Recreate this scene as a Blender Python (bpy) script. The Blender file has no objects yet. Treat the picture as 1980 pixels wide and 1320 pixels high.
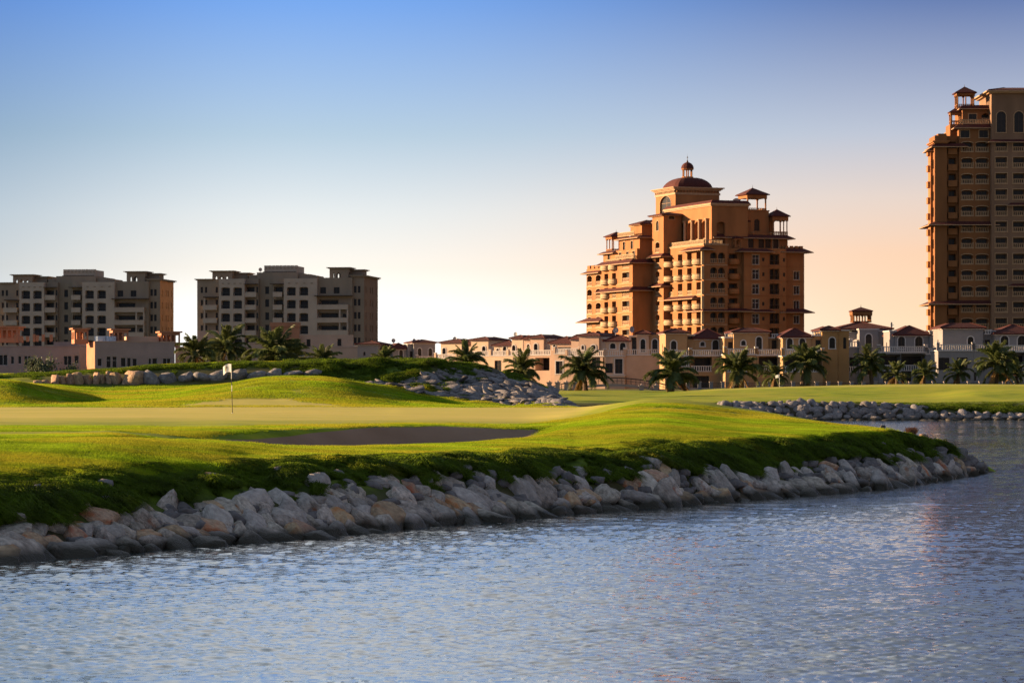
import bpy, math, random
import numpy as np
from mathutils import Vector, Matrix, Euler
R = math.radians
random.seed(7); rng = np.random.default_rng(7)
scene = bpy.context.scene
col = scene.collection
# ---------------------------------------------------------------- camera
F = 5500.0; HC = 3.5; HY = 740.0; CX = 990.0        # focal length in photo pixels, camera height, horizon row
cam_d = bpy.data.cameras.new('camera'); cam = bpy.data.objects.new('camera', cam_d); col.objects.link(cam)
cam_d.sensor_width = 36; cam_d.lens = 36 * F / 1980; cam_d.shift_y = (HY - 660) / 1980
cam_d.clip_start = 1; cam_d.clip_end = 9000
cam.location = (0, 0, HC); cam.rotation_euler = (R(90), 0, 0)
cam_d.dof.use_dof = True; cam_d.dof.focus_distance = 95; cam_d.dof.aperture_fstop = 5.6
scene.camera = cam
# ---------------------------------------------------------------- light
EXPO = 2.15
scene.view_settings.view_transform = 'Standard'; scene.view_settings.look = 'None'
scene.view_settings.exposure = EXPO; scene.view_settings.gamma = 1
scene.view_settings.use_curve_mapping = False
SUN_AZ = R(15); SUN_EL = R(11)                       # azimuth: degrees behind due left of the view
sdir = Vector((-math.cos(SUN_AZ) * math.cos(SUN_EL), math.sin(SUN_AZ) * math.cos(SUN_EL), math.sin(SUN_EL)))
sl = bpy.data.lights.new('sun', 'SUN'); sl.energy = 4.0; sl.angle = R(.6); sl.color = (1, .66, .36)
so = bpy.data.objects.new('sun', sl); col.objects.link(so)
so.rotation_euler = sdir.to_track_quat('Z', 'Y').to_euler(); so.location = (-60, 60, 60)
world = bpy.data.worlds.new('World'); scene.world = world; world.use_nodes = True
nt = world.node_tree; nt.nodes.clear()
def N(nt, t, **k):
    n = nt.nodes.new(t)
    for a, b in k.items():
        if a.startswith('i_'): n.inputs[a[2:].replace('_', ' ')].default_value = b
        else: setattr(n, a, b)
    return n
def ramp(nt, stops, fac=None, interp='LINEAR'):
    n = nt.nodes.new('ShaderNodeValToRGB'); e = n.color_ramp; e.interpolation = interp
    while len(e.elements) > 1: e.elements.remove(e.elements[-1])
    e.elements[0].position = stops[0][0]; e.elements[0].color = (*stops[0][1], 1)
    for p, c in stops[1:]:
        x = e.elements.new(p); x.color = (*c, 1)
    if fac is not None: nt.links.new(fac, n.inputs[0])
    return n
def math_n(nt, op, a, b=None, c=None):
    n = nt.nodes.new('ShaderNodeMath'); n.operation = op
    for i, v in enumerate((a, b, c)):
        if v is None: continue
        if isinstance(v, (int, float)): n.inputs[i].default_value = v
        else: nt.links.new(v, n.inputs[i])
    return n.outputs[0]
tc = N(nt, 'ShaderNodeTexCoord'); sx = N(nt, 'ShaderNodeSeparateXYZ'); nt.links.new(tc.outputs['Generated'], sx.inputs[0])
el = math_n(nt, 'MULTIPLY', math_n(nt, 'ARCSINE', sx.outputs['Z']), 2 / math.pi)          # 0..1 = horizon..zenith
el = math_n(nt, 'MAXIMUM', math_n(nt, 'POWER', math_n(nt, 'MAXIMUM', el, 0), .5), 0)
def sp(deg): return (deg / 90) ** .5
Lr = ramp(nt, [(0, (1.35, 1.30, 1.22)), (sp(1.2), (1.30, 1.26, 1.20)), (sp(2.3), (1.02, .96, .88)), (sp(3.4), (.80, .84, .86)), (sp(5), (.45, .60, .75)),
               (sp(7.7), (.155, .365, .86)), (sp(10), (.34, .49, .80)), (sp(17), (.80, .84, .89)), (sp(38), (.55, .57, .61)), (1, (.22, .25, .30))], el)
Rr = ramp(nt, [(0, (1.0, .80, .55)), (sp(1.2), (1.0, .74, .48)), (sp(2.6), (.98, .65, .45)), (sp(3.7), (.80, .65, .58)), (sp(5), (.50, .54, .66)),
               (sp(7.7), (.10, .17, .42)), (sp(14), (.17, .22, .37)), (sp(35), (.20, .23, .29)), (1, (.20, .23, .28))], el)
az = math_n(nt, 'ARCTAN2', sx.outputs['X'], sx.outputs['Y'])
mr = N(nt, 'ShaderNodeMapRange', interpolation_type='SMOOTHSTEP'); nt.links.new(az, mr.inputs[0])
mr.inputs[1].default_value = R(-4); mr.inputs[2].default_value = R(9.5)
mx = N(nt, 'ShaderNodeMixRGB'); nt.links.new(mr.outputs[0], mx.inputs[0]); nt.links.new(Lr.outputs[0], mx.inputs[1]); nt.links.new(Rr.outputs[0], mx.inputs[2])
sky = N(nt, 'ShaderNodeTexSky', sky_type='NISHITA', sun_disc=False, sun_elevation=SUN_EL, sun_rotation=math.atan2(sdir.x, sdir.y) % (2 * math.pi))
ad = N(nt, 'ShaderNodeMixRGB', blend_type='MIX'); ad.inputs[0].default_value = .03
ml = N(nt, 'ShaderNodeMapRange', interpolation_type='SMOOTHSTEP'); nt.links.new(az, ml.inputs[0]); ml.inputs[1].default_value = R(-4); ml.inputs[2].default_value = R(-13)
m0 = N(nt, 'ShaderNodeMixRGB', blend_type='MULTIPLY'); nt.links.new(ml.outputs[0], m0.inputs[0]); nt.links.new(mx.outputs[0], m0.inputs[1]); m0.inputs[2].default_value = (.50, .60, .72, 1)
g = N(nt, 'ShaderNodeMixRGB', blend_type='MULTIPLY'); g.inputs[0].default_value = 1
nt.links.new(m0.outputs[0], g.inputs[1]); g.inputs[2].default_value = (10 * 2 ** -EXPO,) * 3 + (1,)
nt.links.new(g.outputs[0], ad.inputs[1]); nt.links.new(sky.outputs[0], ad.inputs[2])
bg = N(nt, 'ShaderNodeBackground'); nt.links.new(ad.outputs[0], bg.inputs[0]); bg.inputs[1].default_value = .1
wo = N(nt, 'ShaderNodeOutputWorld'); nt.links.new(bg.outputs[0], wo.inputs[0])
scene.cycles.max_bounces = 6; scene.cycles.diffuse_bounces = 3; scene.cycles.glossy_bounces = 2; scene.cycles.transmission_bounces = 2
scene.cycles.use_denoising = True; scene.cycles.denoising_prefilter = 'NONE'

# ---------------------------------------------------------------- materials
def mat(name, base, rough=.8, var=.15, scale=2.0, bump=0, bscale=20, rnd=0, stretch=(1, 1, 1), spec=.3, col2=None, coords='Object', transl=0, metallic=0, c2lo=.45, c2hi=.65):
    m = bpy.data.materials.new(name); m.use_nodes = True; nt = m.node_tree
    b = nt.nodes['Principled BSDF']; b.inputs['Roughness'].default_value = rough
    b.inputs['Specular IOR Level'].default_value = spec; b.inputs['Metallic'].default_value = metallic
    tc = N(nt, 'ShaderNodeTexCoord'); mp = N(nt, 'ShaderNodeMapping'); nt.links.new(tc.outputs[coords] if coords != 'World' else N(nt, 'ShaderNodeNewGeometry').outputs['Position'], mp.inputs[0]); mp.inputs['Scale'].default_value = stretch
    no = N(nt, 'ShaderNodeTexNoise', i_Scale=scale, i_Detail=6); no.inputs['Roughness'].default_value = .6; nt.links.new(mp.outputs[0], no.inputs[0])
    lo = tuple(c * (1 - var * 1.6) for c in base); hi = tuple(min(1, c * (1 + var * 1.4)) for c in base)
    r = ramp(nt, [(.3, lo), (.7, hi)], no.outputs[0]); out = r.outputs[0]
    if col2:
        n2 = N(nt, 'ShaderNodeTexNoise', i_Scale=scale * .37, i_Detail=4); nt.links.new(mp.outputs[0], n2.inputs[0])
        r2 = ramp(nt, [(c2lo, (0, 0, 0)), (c2hi, (1, 1, 1))], n2.outputs[0])
        m2 = N(nt, 'ShaderNodeMixRGB'); nt.links.new(r2.outputs[0], m2.inputs[0]); nt.links.new(out, m2.inputs[1]); m2.inputs[2].default_value = (*col2, 1); out = m2.outputs[0]
    if rnd:
        oi = N(nt, 'ShaderNodeObjectInfo'); hv = N(nt, 'ShaderNodeHueSaturation')
        nt.links.new(out, hv.inputs['Color'])
        nt.links.new(math_n(nt, 'MULTIPLY_ADD', oi.outputs['Random'], rnd * 2, 1 - rnd), hv.inputs['Value'])
        nt.links.new(math_n(nt, 'MULTIPLY_ADD', math_n(nt, 'FRACT', math_n(nt, 'MULTIPLY', oi.outputs['Random'], 7.3)), .03, .485), hv.inputs['Hue'])
        out = hv.outputs[0]
    nt.links.new(out, b.inputs['Base Color'])
    if bump:
        n3 = N(nt, 'ShaderNodeTexNoise', i_Scale=bscale, i_Detail=5); nt.links.new(mp.outputs[0], n3.inputs[0])
        bp = N(nt, 'ShaderNodeBump'); bp.inputs['Strength'].default_value = 1; bp.inputs['Distance'].default_value = bump
        nt.links.new(n3.outputs[0], bp.inputs['Height']); nt.links.new(bp.outputs[0], b.inputs['Normal'])
    if transl:
        t = N(nt, 'ShaderNodeBsdfTranslucent'); nt.links.new(out, t.inputs[0]); ms = N(nt, 'ShaderNodeMixShader'); ms.inputs[0].default_value = transl
        nt.links.new(b.outputs[0], ms.inputs[1]); nt.links.new(t.outputs[0], ms.inputs[2]); nt.links.new(ms.outputs[0], nt.nodes['Material Output'].inputs[0])
    return m
M = {}
M['ochre'] = mat('ochre stucco', (.265, .110, .040), .9, .13, .35, stretch=(1, 1, .35))
M['ochre_pale'] = mat('pale ochre stucco', (.34, .22, .12), .9, .10, .35, stretch=(1, 1, .35))
M['tower_pink'] = mat('dusty beige stucco', (.18, .105, .065), .9, .12, .35, stretch=(1, 1, .35))
M['tower_brown'] = mat('tawny stucco', (.19, .078, .028), .9, .12, .35, stretch=(1, 1, .35))
M['cream'] = mat('cream trim', (.34, .21, .12), .8, .1, 1.5)
M['balcony'] = mat('pale balcony stucco', (.33, .23, .135), .8, .1, 1.5)
M['tile'] = mat('red roof tile', (.065, .013, .010), .9, .25, 3, bump=.05, bscale=6, stretch=(1, 1, 2))
M['beige'] = mat('grey beige stucco', (.22, .176, .133), .9, .09, .3, stretch=(1, 1, .3))
M['beige_light'] = mat('light beige frame stucco', (.34, .28, .23), .9, .08, .3)
M['beige_warm'] = mat('warm tan stucco', (.62, .27, .10), .9, .1, .3)  # sunlight on the far left block's end wall, put into the colour
M['pinkwall'] = mat('pink grey stucco', (.29, .225, .205), .9, .08, .4)
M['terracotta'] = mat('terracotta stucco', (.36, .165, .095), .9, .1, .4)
M['villa_cream'] = mat('villa cream stucco', (.50, .37, .27), .9, .07, .4)
M['villa_pink'] = mat('villa pink stucco', (.42, .29, .215), .9, .07, .4)
M['villa_ochre'] = mat('villa ochre stucco', (.30, .185, .095), .9, .08, .4)
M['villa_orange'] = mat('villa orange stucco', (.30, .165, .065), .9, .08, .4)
M['villa_white'] = mat('villa white stucco', (.20, .187, .19), .9, .07, .4)
M['whitetrim'] = mat('white trim', (.45, .42, .41), .7, .05, 1)
M['glass'] = mat('dark window glass', (.010, .009, .010), .35, .2, .7, spec=.22, rnd=.4)
M['dark'] = mat('dark interior', (.03, .025, .022), .9, .1)
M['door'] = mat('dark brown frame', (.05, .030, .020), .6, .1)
M['steel'] = mat('dark steel rail', (.04, .04, .045), .5, .1, metallic=.3)
M['dishm'] = mat('grey dish metal', (.25, .25, .27), .5, .1)
M['tank'] = mat('pale blue corrugated tank', (.42, .50, .62), .5, .1)
M['rock'] = mat('limestone', (.39, .34, .295), .9, .34, 3.2, bump=.05, bscale=9, rnd=.30, col2=(.30, .13, .065), c2lo=.58, c2hi=.72)
M['rock_tan'] = mat('tan limestone', (.43, .30, .20), .9, .28, 3.0, bump=.05, bscale=9, rnd=.25, col2=(.42, .17, .08), c2lo=.50, c2hi=.66)
M['rock_grey'] = mat('blue grey limestone', (.37, .335, .31), .9, .24, 2.6, bump=.05, bscale=7, rnd=.22)
M['rock_far'] = mat('grey limestone', (.18, .168, .172), .9, .28, 3.2, bump=.05, bscale=9, rnd=.33)
M['rock_far_tan'] = mat('brown limestone', (.30, .20, .13), .9, .28, 3.2, bump=.06, bscale=9, rnd=.3)
for k in ('rock', 'rock_tan', 'rock_grey', 'rock_far'):          # tide stain: wet algae-dark foot of every stone at the waterline
    m = M[k]; nt = m.node_tree; b = nt.nodes['Principled BSDF']; src = b.inputs['Base Color'].links[0].from_socket
    ge = N(nt, 'ShaderNodeNewGeometry'); sz = N(nt, 'ShaderNodeSeparateXYZ'); nt.links.new(ge.outputs['Position'], sz.inputs[0])
    nn = N(nt, 'ShaderNodeTexNoise', i_Scale=1.4, i_Detail=4); nt.links.new(ge.outputs['Position'], nn.inputs[0])
    h = math_n(nt, 'SUBTRACT', sz.outputs['Z'], math_n(nt, 'MULTIPLY', nn.outputs[0], .35))
    rr = ramp(nt, [(0, (0, 0, 0)), (1, (1, 1, 1))], math_n(nt, 'MULTIPLY_ADD', h, 5, .12))
    mm = N(nt, 'ShaderNodeMixRGB'); nt.links.new(rr.outputs[0], mm.inputs[0]); mm.inputs[1].default_value = (.035, .030, .020, 1); nt.links.new(src, mm.inputs[2])
    nt.links.new(mm.outputs[0], b.inputs['Base Color'])
    nt.links.new(math_n(nt, 'MULTIPLY_ADD', rr.outputs[0], .45, .45), b.inputs['Roughness'])
M['frond'] = mat('palm frond green', (.085, .105, .034), .55, .25, 1.5, rnd=.35, transl=.35)
M['frond_dry'] = mat('dry palm frond', (.22, .13, .045), .8, .25, 1.5, rnd=.3, transl=.3)
M['trunk'] = mat('palm trunk bark', (.10, .065, .045), .9, .3, 4, bump=.05, bscale=6, stretch=(1, 1, 4))
M['shrub'] = mat('grey green shrub leaf', (.075, .095, .060), .7, .25, 1.5, transl=.25)
M['leaf'] = mat('dark shrub leaf', (.05, .07, .015), .6, .25, 1.5, transl=.3)
M['redgrass'] = mat('reddish grass blade', (.17, .09, .06), .7, .25, 1.5, transl=.3)
M['blade'] = mat('turf blade', (.195, .305, .010), .75, .34, .8, coords='World', stretch=(.45, 1, 1), transl=.5, col2=(.31, .30, .02), spec=.1, c2lo=.42, c2hi=.6)
M['longblade'] = mat('long bank grass blade', (.085, .135, .008), .75, .4, 1.1, coords='World', transl=.45, c2lo=.6, c2hi=.75, col2=(.16, .16, .012), spec=.12)
M['flag'] = mat('white flag cloth', (.80, .80, .80), .8, .03, 3, transl=.5)
M['logo'] = mat('flag print grey gold', (.42, .36, .25), .8, .3, 8, transl=.2)
M['polewhite'] = mat('white pole paint', (.75, .73, .70), .5, .05)
M['poleblack'] = mat('black pole paint', (.02, .02, .02), .5, .05)
M['cap'] = mat('white wall cap', (.35, .27, .22), .8, .08)
M['deck'] = mat('bridge concrete', (.34, .26, .21), .85, .1, .8)

def tag(o, label=None, cat=None, group=None, kind=None):
    if label: o['label'] = label
    if cat: o['category'] = cat
    if group: o['group'] = group
    if kind: o['kind'] = kind
    return o
class MB:
    def __init__(s): s.v = []; s.f = []; s.mi = []; s.mats = []
    def slot(s, m):
        if m not in s.mats: s.mats.append(m)
        return s.mats.index(m)
    def poly(s, pts, m=None):
        n = len(s.v); s.v.extend([tuple(p) for p in pts]); s.f.append(tuple(range(n, n + len(pts)))); s.mi.append(s.slot(m) if m else 0)
    def box(s, x0, y0, z0, x1, y1, z1, m=None):
        n = len(s.v); s.v += [(x0, y0, z0), (x1, y0, z0), (x1, y1, z0), (x0, y1, z0), (x0, y0, z1), (x1, y0, z1), (x1, y1, z1), (x0, y1, z1)]
        k = s.slot(m) if m else 0
        for q in ((0, 3, 2, 1), (4, 5, 6, 7), (0, 1, 5, 4), (1, 2, 6, 5), (2, 3, 7, 6), (3, 0, 4, 7)):
            s.f.append(tuple(n + i for i in q)); s.mi.append(k)
    def cyl(s, x, y, z0, z1, r0, r1=None, n=8, m=None):
        r1 = r0 if r1 is None else r1; k0 = len(s.v); k = s.slot(m) if m else 0
        for z, r in ((z0, r0), (z1, r1)):
            for i in range(n): s.v.append((x + r * math.cos(2 * math.pi * i / n), y + r * math.sin(2 * math.pi * i / n), z))
        for i in range(n): j = (i + 1) % n; s.f.append((k0 + i, k0 + j, k0 + n + j, k0 + n + i)); s.mi.append(k)
        s.f.append(tuple(k0 + n + i for i in range(n))); s.mi.append(k); s.f.append(tuple(k0 + i for i in range(n))[::-1]); s.mi.append(k)
    def tube(s, p, q, r, n=5, m=None):
        p = Vector(p); q = Vector(q); d = (q - p).normalized(); u = d.orthogonal().normalized(); w = d.cross(u); k0 = len(s.v); k = s.slot(m) if m else 0
        for c in (p, q):
            for i in range(n):
                a = 2 * math.pi * i / n; s.v.append(tuple(c + (u * math.cos(a) + w * math.sin(a)) * r))
        for i in range(n): j = (i + 1) % n; s.f.append((k0 + i, k0 + j, k0 + n + j, k0 + n + i)); s.mi.append(k)
        s.f.append(tuple(k0 + n + i for i in range(n))); s.mi.append(k); s.f.append(tuple(k0 + i for i in range(n))[::-1]); s.mi.append(k)
    def frust(s, x0, y0, x1, y1, z, z1, ins, m=None, th=.18, ridge=True):
        """hip roof: eave rectangle, ridge or plateau inset by ins"""
        k = s.slot(m) if m else 0; n = len(s.v)
        ix = min(ins, (x1 - x0) / 2 - .01); iy = min(ins, (y1 - y0) / 2 - .01)
        for zz, a, b in ((z - th, 0, 0), (z, 0, 0), (z1, ix, iy)):
            s.v += [(x0 + a, y0 + b, zz), (x1 - a, y0 + b, zz), (x1 - a, y1 - b, zz), (x0 + a, y1 - b, zz)]
        for l in (0, 4):
            for i in range(4): j = (i + 1) % 4; s.f.append((n + l + i, n + l + j, n + l + 4 + j, n + l + 4 + i)); s.mi.append(k)
        s.f.append((n + 8, n + 9, n + 10, n + 11)); s.f.append((n + 3, n + 2, n + 1, n)); s.mi += [k, k]
    def mesh(s, name, mats=None, smooth=False):
        me = bpy.data.meshes.new(name); me.from_pydata(s.v, [], s.f)
        for m in (s.mats or mats or []): me.materials.append(M[m] if isinstance(m, str) else m)
        if s.mats: me.polygons.foreach_set('material_index', s.mi)
        if smooth: me.polygons.foreach_set('use_smooth', [True] * len(s.f))
        me.update(); return me
def put(name, me, parent=None, loc=(0, 0, 0), rz=0, rot=None, scale=None):
    o = bpy.data.objects.new(name, me); col.objects.link(o)
    if parent: o.parent = parent
    o.location = loc; o.rotation_euler = rot if rot is not None else (0, 0, rz)
    if scale: o.scale = scale
    return o
def W(px, py, d): return ((px - CX) / F * d, d, HC - (py - HY) / F * d)
# ---------------------------------------------------------------- terrain
def pchip(x, y, q):
    """monotone cubic; x (n), y (n), q (m)"""
    x = np.asarray(x, float); y = np.asarray(y, float); h = np.diff(x); dl = np.diff(y) / h
    m = np.zeros_like(y); m[0] = dl[0]; m[-1] = dl[-1]
    for i in range(1, len(x) - 1):
        if dl[i - 1] * dl[i] > 0:
            w1 = 2 * h[i] + h[i - 1]; w2 = h[i] + 2 * h[i - 1]; m[i] = (w1 + w2) / (w1 / dl[i - 1] + w2 / dl[i])
    q = np.clip(q, x[0], x[-1]); k = np.clip(np.searchsorted(x, q) - 1, 0, len(x) - 2); t = (q - x[k]) / h[k]
    return (2 * t**3 - 3 * t**2 + 1) * y[k] + (t**3 - 2 * t**2 + t) * h[k] * m[k] + (-2 * t**3 + 3 * t**2) * y[k + 1] + (t**3 - t**2) * h[k] * m[k + 1]
def vnoise(x, y, seed=0):
    r = np.random.default_rng(seed).random((64, 64)); xi = np.floor(x).astype(int); yi = np.floor(y).astype(int); fx = x - xi; fy = y - yi
    fx = fx * fx * (3 - 2 * fx); fy = fy * fy * (3 - 2 * fy)
    g = lambda a, b: r[a % 64, b % 64]
    return (g(xi, yi) * (1 - fx) + g(xi + 1, yi) * fx) * (1 - fy) + (g(xi, yi + 1) * (1 - fx) + g(xi + 1, yi + 1) * fx) * fy - .5
def fbm(x, y, seed=0, o=4):
    s = 0; a = 1
    for i in range(o): s = s + a * vnoise(x * 2**i, y * 2**i, seed + i); a *= .5
    return s
class Terrain:
    def __init__(s, lines, pxs, ds):
        s.pxs = pxs; s.ds = ds; D = []; Z = []
        for L in lines:
            p = [l[0] for l in L]; d = [l[2] for l in L]
            z = [HC - (l[1] - HY) * l[2] / F if l[1] > 100 else l[1] for l in L]
            D.append(pchip(p, d, pxs)); Z.append(pchip(p, z, pxs))
        D = np.array(D); Z = np.array(Z)
        for k in range(1, len(D)): D[k] = np.maximum(D[k], D[k - 1] + .12)
        s.D = D; s.Z = np.zeros((len(ds), len(pxs))); s.K = np.zeros_like(s.Z)
        for j in range(len(pxs)):
            s.Z[:, j] = pchip(D[:, j], Z[:, j], ds); s.K[:, j] = np.interp(ds, D[:, j], np.arange(len(D)))
    def _bil(s, A, px, d):
        px = np.asarray(px, float); d = np.asarray(d, float)
        i = np.clip(np.searchsorted(s.ds, d) - 1, 0, len(s.ds) - 2); t = np.clip((d - s.ds[i]) / (s.ds[i + 1] - s.ds[i]), 0, 1)
        st = s.pxs[1] - s.pxs[0]; j = np.clip(((px - s.pxs[0]) / st).astype(int), 0, len(s.pxs) - 2); u = np.clip((px - s.pxs[j]) / st, 0, 1)
        return (A[i, j] * (1 - u) + A[i, j + 1] * u) * (1 - t) + (A[i + 1, j] * (1 - u) + A[i + 1, j + 1] * u) * t
    def z(s, px, d): return s._bil(s.Z, px, d)
    def k(s, px, d): return s._bil(s.K, px, d)
    def zw(s, x, y): return s.z(CX + F * x / y, y)
    def nrm(s, x, y, e=.15):
        gx = (s.zw(x + e, y) - s.zw(x - e, y)) / (2 * e); gy = (s.zw(x, y + e) - s.zw(x, y - e)) / (2 * e)
        n = np.stack([-gx, -gy, np.ones_like(gx)], -1); return n / np.linalg.norm(n, axis=-1, keepdims=True)
    def d_at(s, px, k):
        """depth where line index k (float) lies in column px"""
        i = int(min(k, len(s.D) - 2)); f = k - i
        return np.interp(px, s.pxs, s.D[i] * (1 - f) + s.D[i + 1] * f)
    def build(s, name, mt, attrs):
        P, Dd = np.meshgrid(s.pxs, s.ds); X = (P - CX) / F * Dd
        v = np.stack([X, Dd, s.Z], -1).reshape(-1, 3); nr, nc = s.Z.shape
        a = (np.arange(nr - 1)[:, None] * nc + np.arange(nc - 1)[None]).ravel()
        f = np.stack([a, a + 1, a + nc + 1, a + nc], -1)
        me = bpy.data.meshes.new(name); me.vertices.add(len(v)); me.vertices.foreach_set('co', v.ravel())
        me.loops.add(f.size); me.loops.foreach_set('vertex_index', f.ravel()); me.polygons.add(len(f))
        me.polygons.foreach_set('loop_start', np.arange(0, f.size, 4)); me.polygons.foreach_set('loop_total', np.full(len(f), 4))
        me.polygons.foreach_set('use_smooth', np.ones(len(f), bool)); me.update(calc_edges=True); me.materials.append(mt)
        for n, A in attrs(P, Dd, s.K).items():
            at = me.attributes.new(n, 'FLOAT', 'POINT'); at.data.foreach_set('value', A.ravel().astype(np.float32))
        return put(name, me)
C0 = [0, 200, 400, 600, 800, 1000, 1110, 1270, 1450, 1600, 1700, 1820, 1915, 2000]
shy = [1085, 1070, 1054, 1038, 1019, 1001, 992, 980, 965, 953, 944, 927, 913]
shd = [HC * F / (y - HY) for y in shy]
def L(first, mid, last=(-1.2, None), base=None):
    """rows of (px, y or z, depth)"""
    out = [(-1500, first[0], first[1])]
    for p, m in zip(C0[:-1], mid): out.append((p, m[0], m[1]))
    d = out[-1][2]
    out.append((2000, -1.0, d + .3)); out.append((2600, -1.2, d + 6)); return out
und = L((-1.4, 37), [(-1.2, d - 4) for d in shd])
L0 = L((0, 41.4), [(0.0, d) for d in shd])
L1 = L((.95, 44), [(978, 58.6), (968, 61.2), (953, 64.3), (935, 67.6), (912, 72.2), (901, 77.3), (904, 80), (893, 83.8), (892, 89.5), (882, 95), (868, 100), (866, 108), (.12, 111.8)])
L2 = L((1.5, 47), [(925, 61), (912, 63.6), (897, 67), (888, 71), (880, 75.5), (873, 81), (871, 84), (856, 88), (848, 93), (840, 98.5), (834, 103), (863, 108.8), (.14, 112)])
L3 = L((2.1, 56), [(850, 70), (847, 72), (851, 76), (861, 81), (860, 85), (848, 91), (832, 96), (812, 100), (821, 104), (832, 102), (832, 105), (862, 109.3), (.15, 112.2)])
L4 = L((1.75, 62), [(1.45, 75), (1.42, 77), (1.2, 80.5), (1.05, 86), (1.05, 90.5), (1.40, 95.5), (824, 100), (803, 104), (813, 107), (827, 104), (830.5, 106.5), (861.5, 110), (.15, 112.3)])
L4b = L((2.0, 70), [(842, 80.5), (841, 82.5), (1.50, 87), (1.20, 92.5), (1.20, 96.3), (1.55, 98.8), (817, 103), (794, 108), (806, 110), (823, 106), (829.5, 108), (861.5, 110.5), (.15, 112.4)])
L5 = L((2.06, 80), [(828, 92), (827, 93), (833, 91.5), (828, 94.8), (823, 98.6), (827, 101), (811, 106), (783, 112), (798, 113), (819, 108), (828.8, 109.5), (861.5, 111), (.15, 112.5)])
L6 = L((2.18, 105), [(806, 112), (806, 112), (806, 112), (806, 114), (806, 116), (807, 116), (800, 116), (770.5, 118), (791, 117), (816, 112), (828.2, 111), (862, 112), (.14, 112.7)])
L7 = L((2.22, 150), [(787, 150), (787, 150), (787, 150), (787, 150), (787.5, 150), (788, 148), (787, 146), (772.5, 124), (793, 121), (818, 115), (831, 113), (864, 113), (.12, 112.9)])
L8 = L((2.25, 152), [(785, 152), (780, 156), (775, 156), (777, 156), (786.5, 156), (788.5, 156), (788, 152), (1.7, 137), (1.0, 130), (.8, 121), (.7, 118), (.3, 116), (.05, 113.2)])
M9 = [(-1500, 3.9, 160), (0, 735, 163), (100, 752, 165), (200, 769, 168), (300, 766, 170), (400, 750, 172), (540, 727.5, 172), (620, 729, 172), (700, 742, 172), (800, 765, 171), (900, 783, 168), (1000, 788.5, 166), (1110, 788, 158),
      (1270, .4, 147), (1450, 0, 138), (1600, -.2, 127), (1700, -.3, 123), (1820, -.4, 119), (1915, -.5, 114), (2000, -1, 114), (2600, -1.2, 120)]
M10 = [(-1500, 3.7, 182), (0, 739, 186), (100, 743, 186), (200, 747, 186), (300, 745, 186), (400, 744, 186), (500, 740, 186), (600, 737, 186), (700, 738, 186), (800, 752, 184), (900, 768, 182), (1000, 783, 178), (1110, 787.5, 168),
       (1270, -.4, 157), (1450, -.8, 148), (1600, -1, 137), (1700, -1, 133), (1820, -1, 129), (1915, -1, 124), (2000, -1, 124), (2600, -1.2, 130)]
M11 = [(-1500, 4.3, 190), (0, 729, 190), (100, 724, 190), (200, 718, 190), (330, 709, 190), (600, 703, 190), (750, 704, 192), (840, 706, 194), (950, 719, 196), (1050, 750, 192), (1110, 785, 180),
       (1270, -1, 167), (1450, -1, 158), (1600, -1, 147), (1700, -1, 143), (1820, -1, 139), (1915, -1, 134), (2000, -1.1, 134), (2600, -1.2, 140)]
M12 = [(-1500, 4.5, 206), (0, 723, 206), (160, 718, 206), (330, 705, 206), (600, 699.5, 206), (840, 702, 208), (950, 715, 208), (1050, 746, 204), (1110, 784, 190),
       (1270, -1.1, 177), (1450, -1, 168), (1600, -1, 157), (1700, -1, 153), (1820, -1, 149), (1915, -1, 144), (2000, -1.1, 144), (2600, -1.2, 150)]
M13 = [(-1500, 2.3, 240), (0, 2.3, 240), (900, 2.2, 240), (1110, -.5, 215), (1270, -1.2, 200), (2600, -1.2, 200)]
near = Terrain([und, L0, L1, L2, L3, L4, L4b, L5, L6, L7, L8, M9, M10, M11, M12, M13], np.arange(-1500, 2601, 10.0),
               np.concatenate([np.arange(38, 130, .28), np.arange(130, 241, .7)]))
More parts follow.
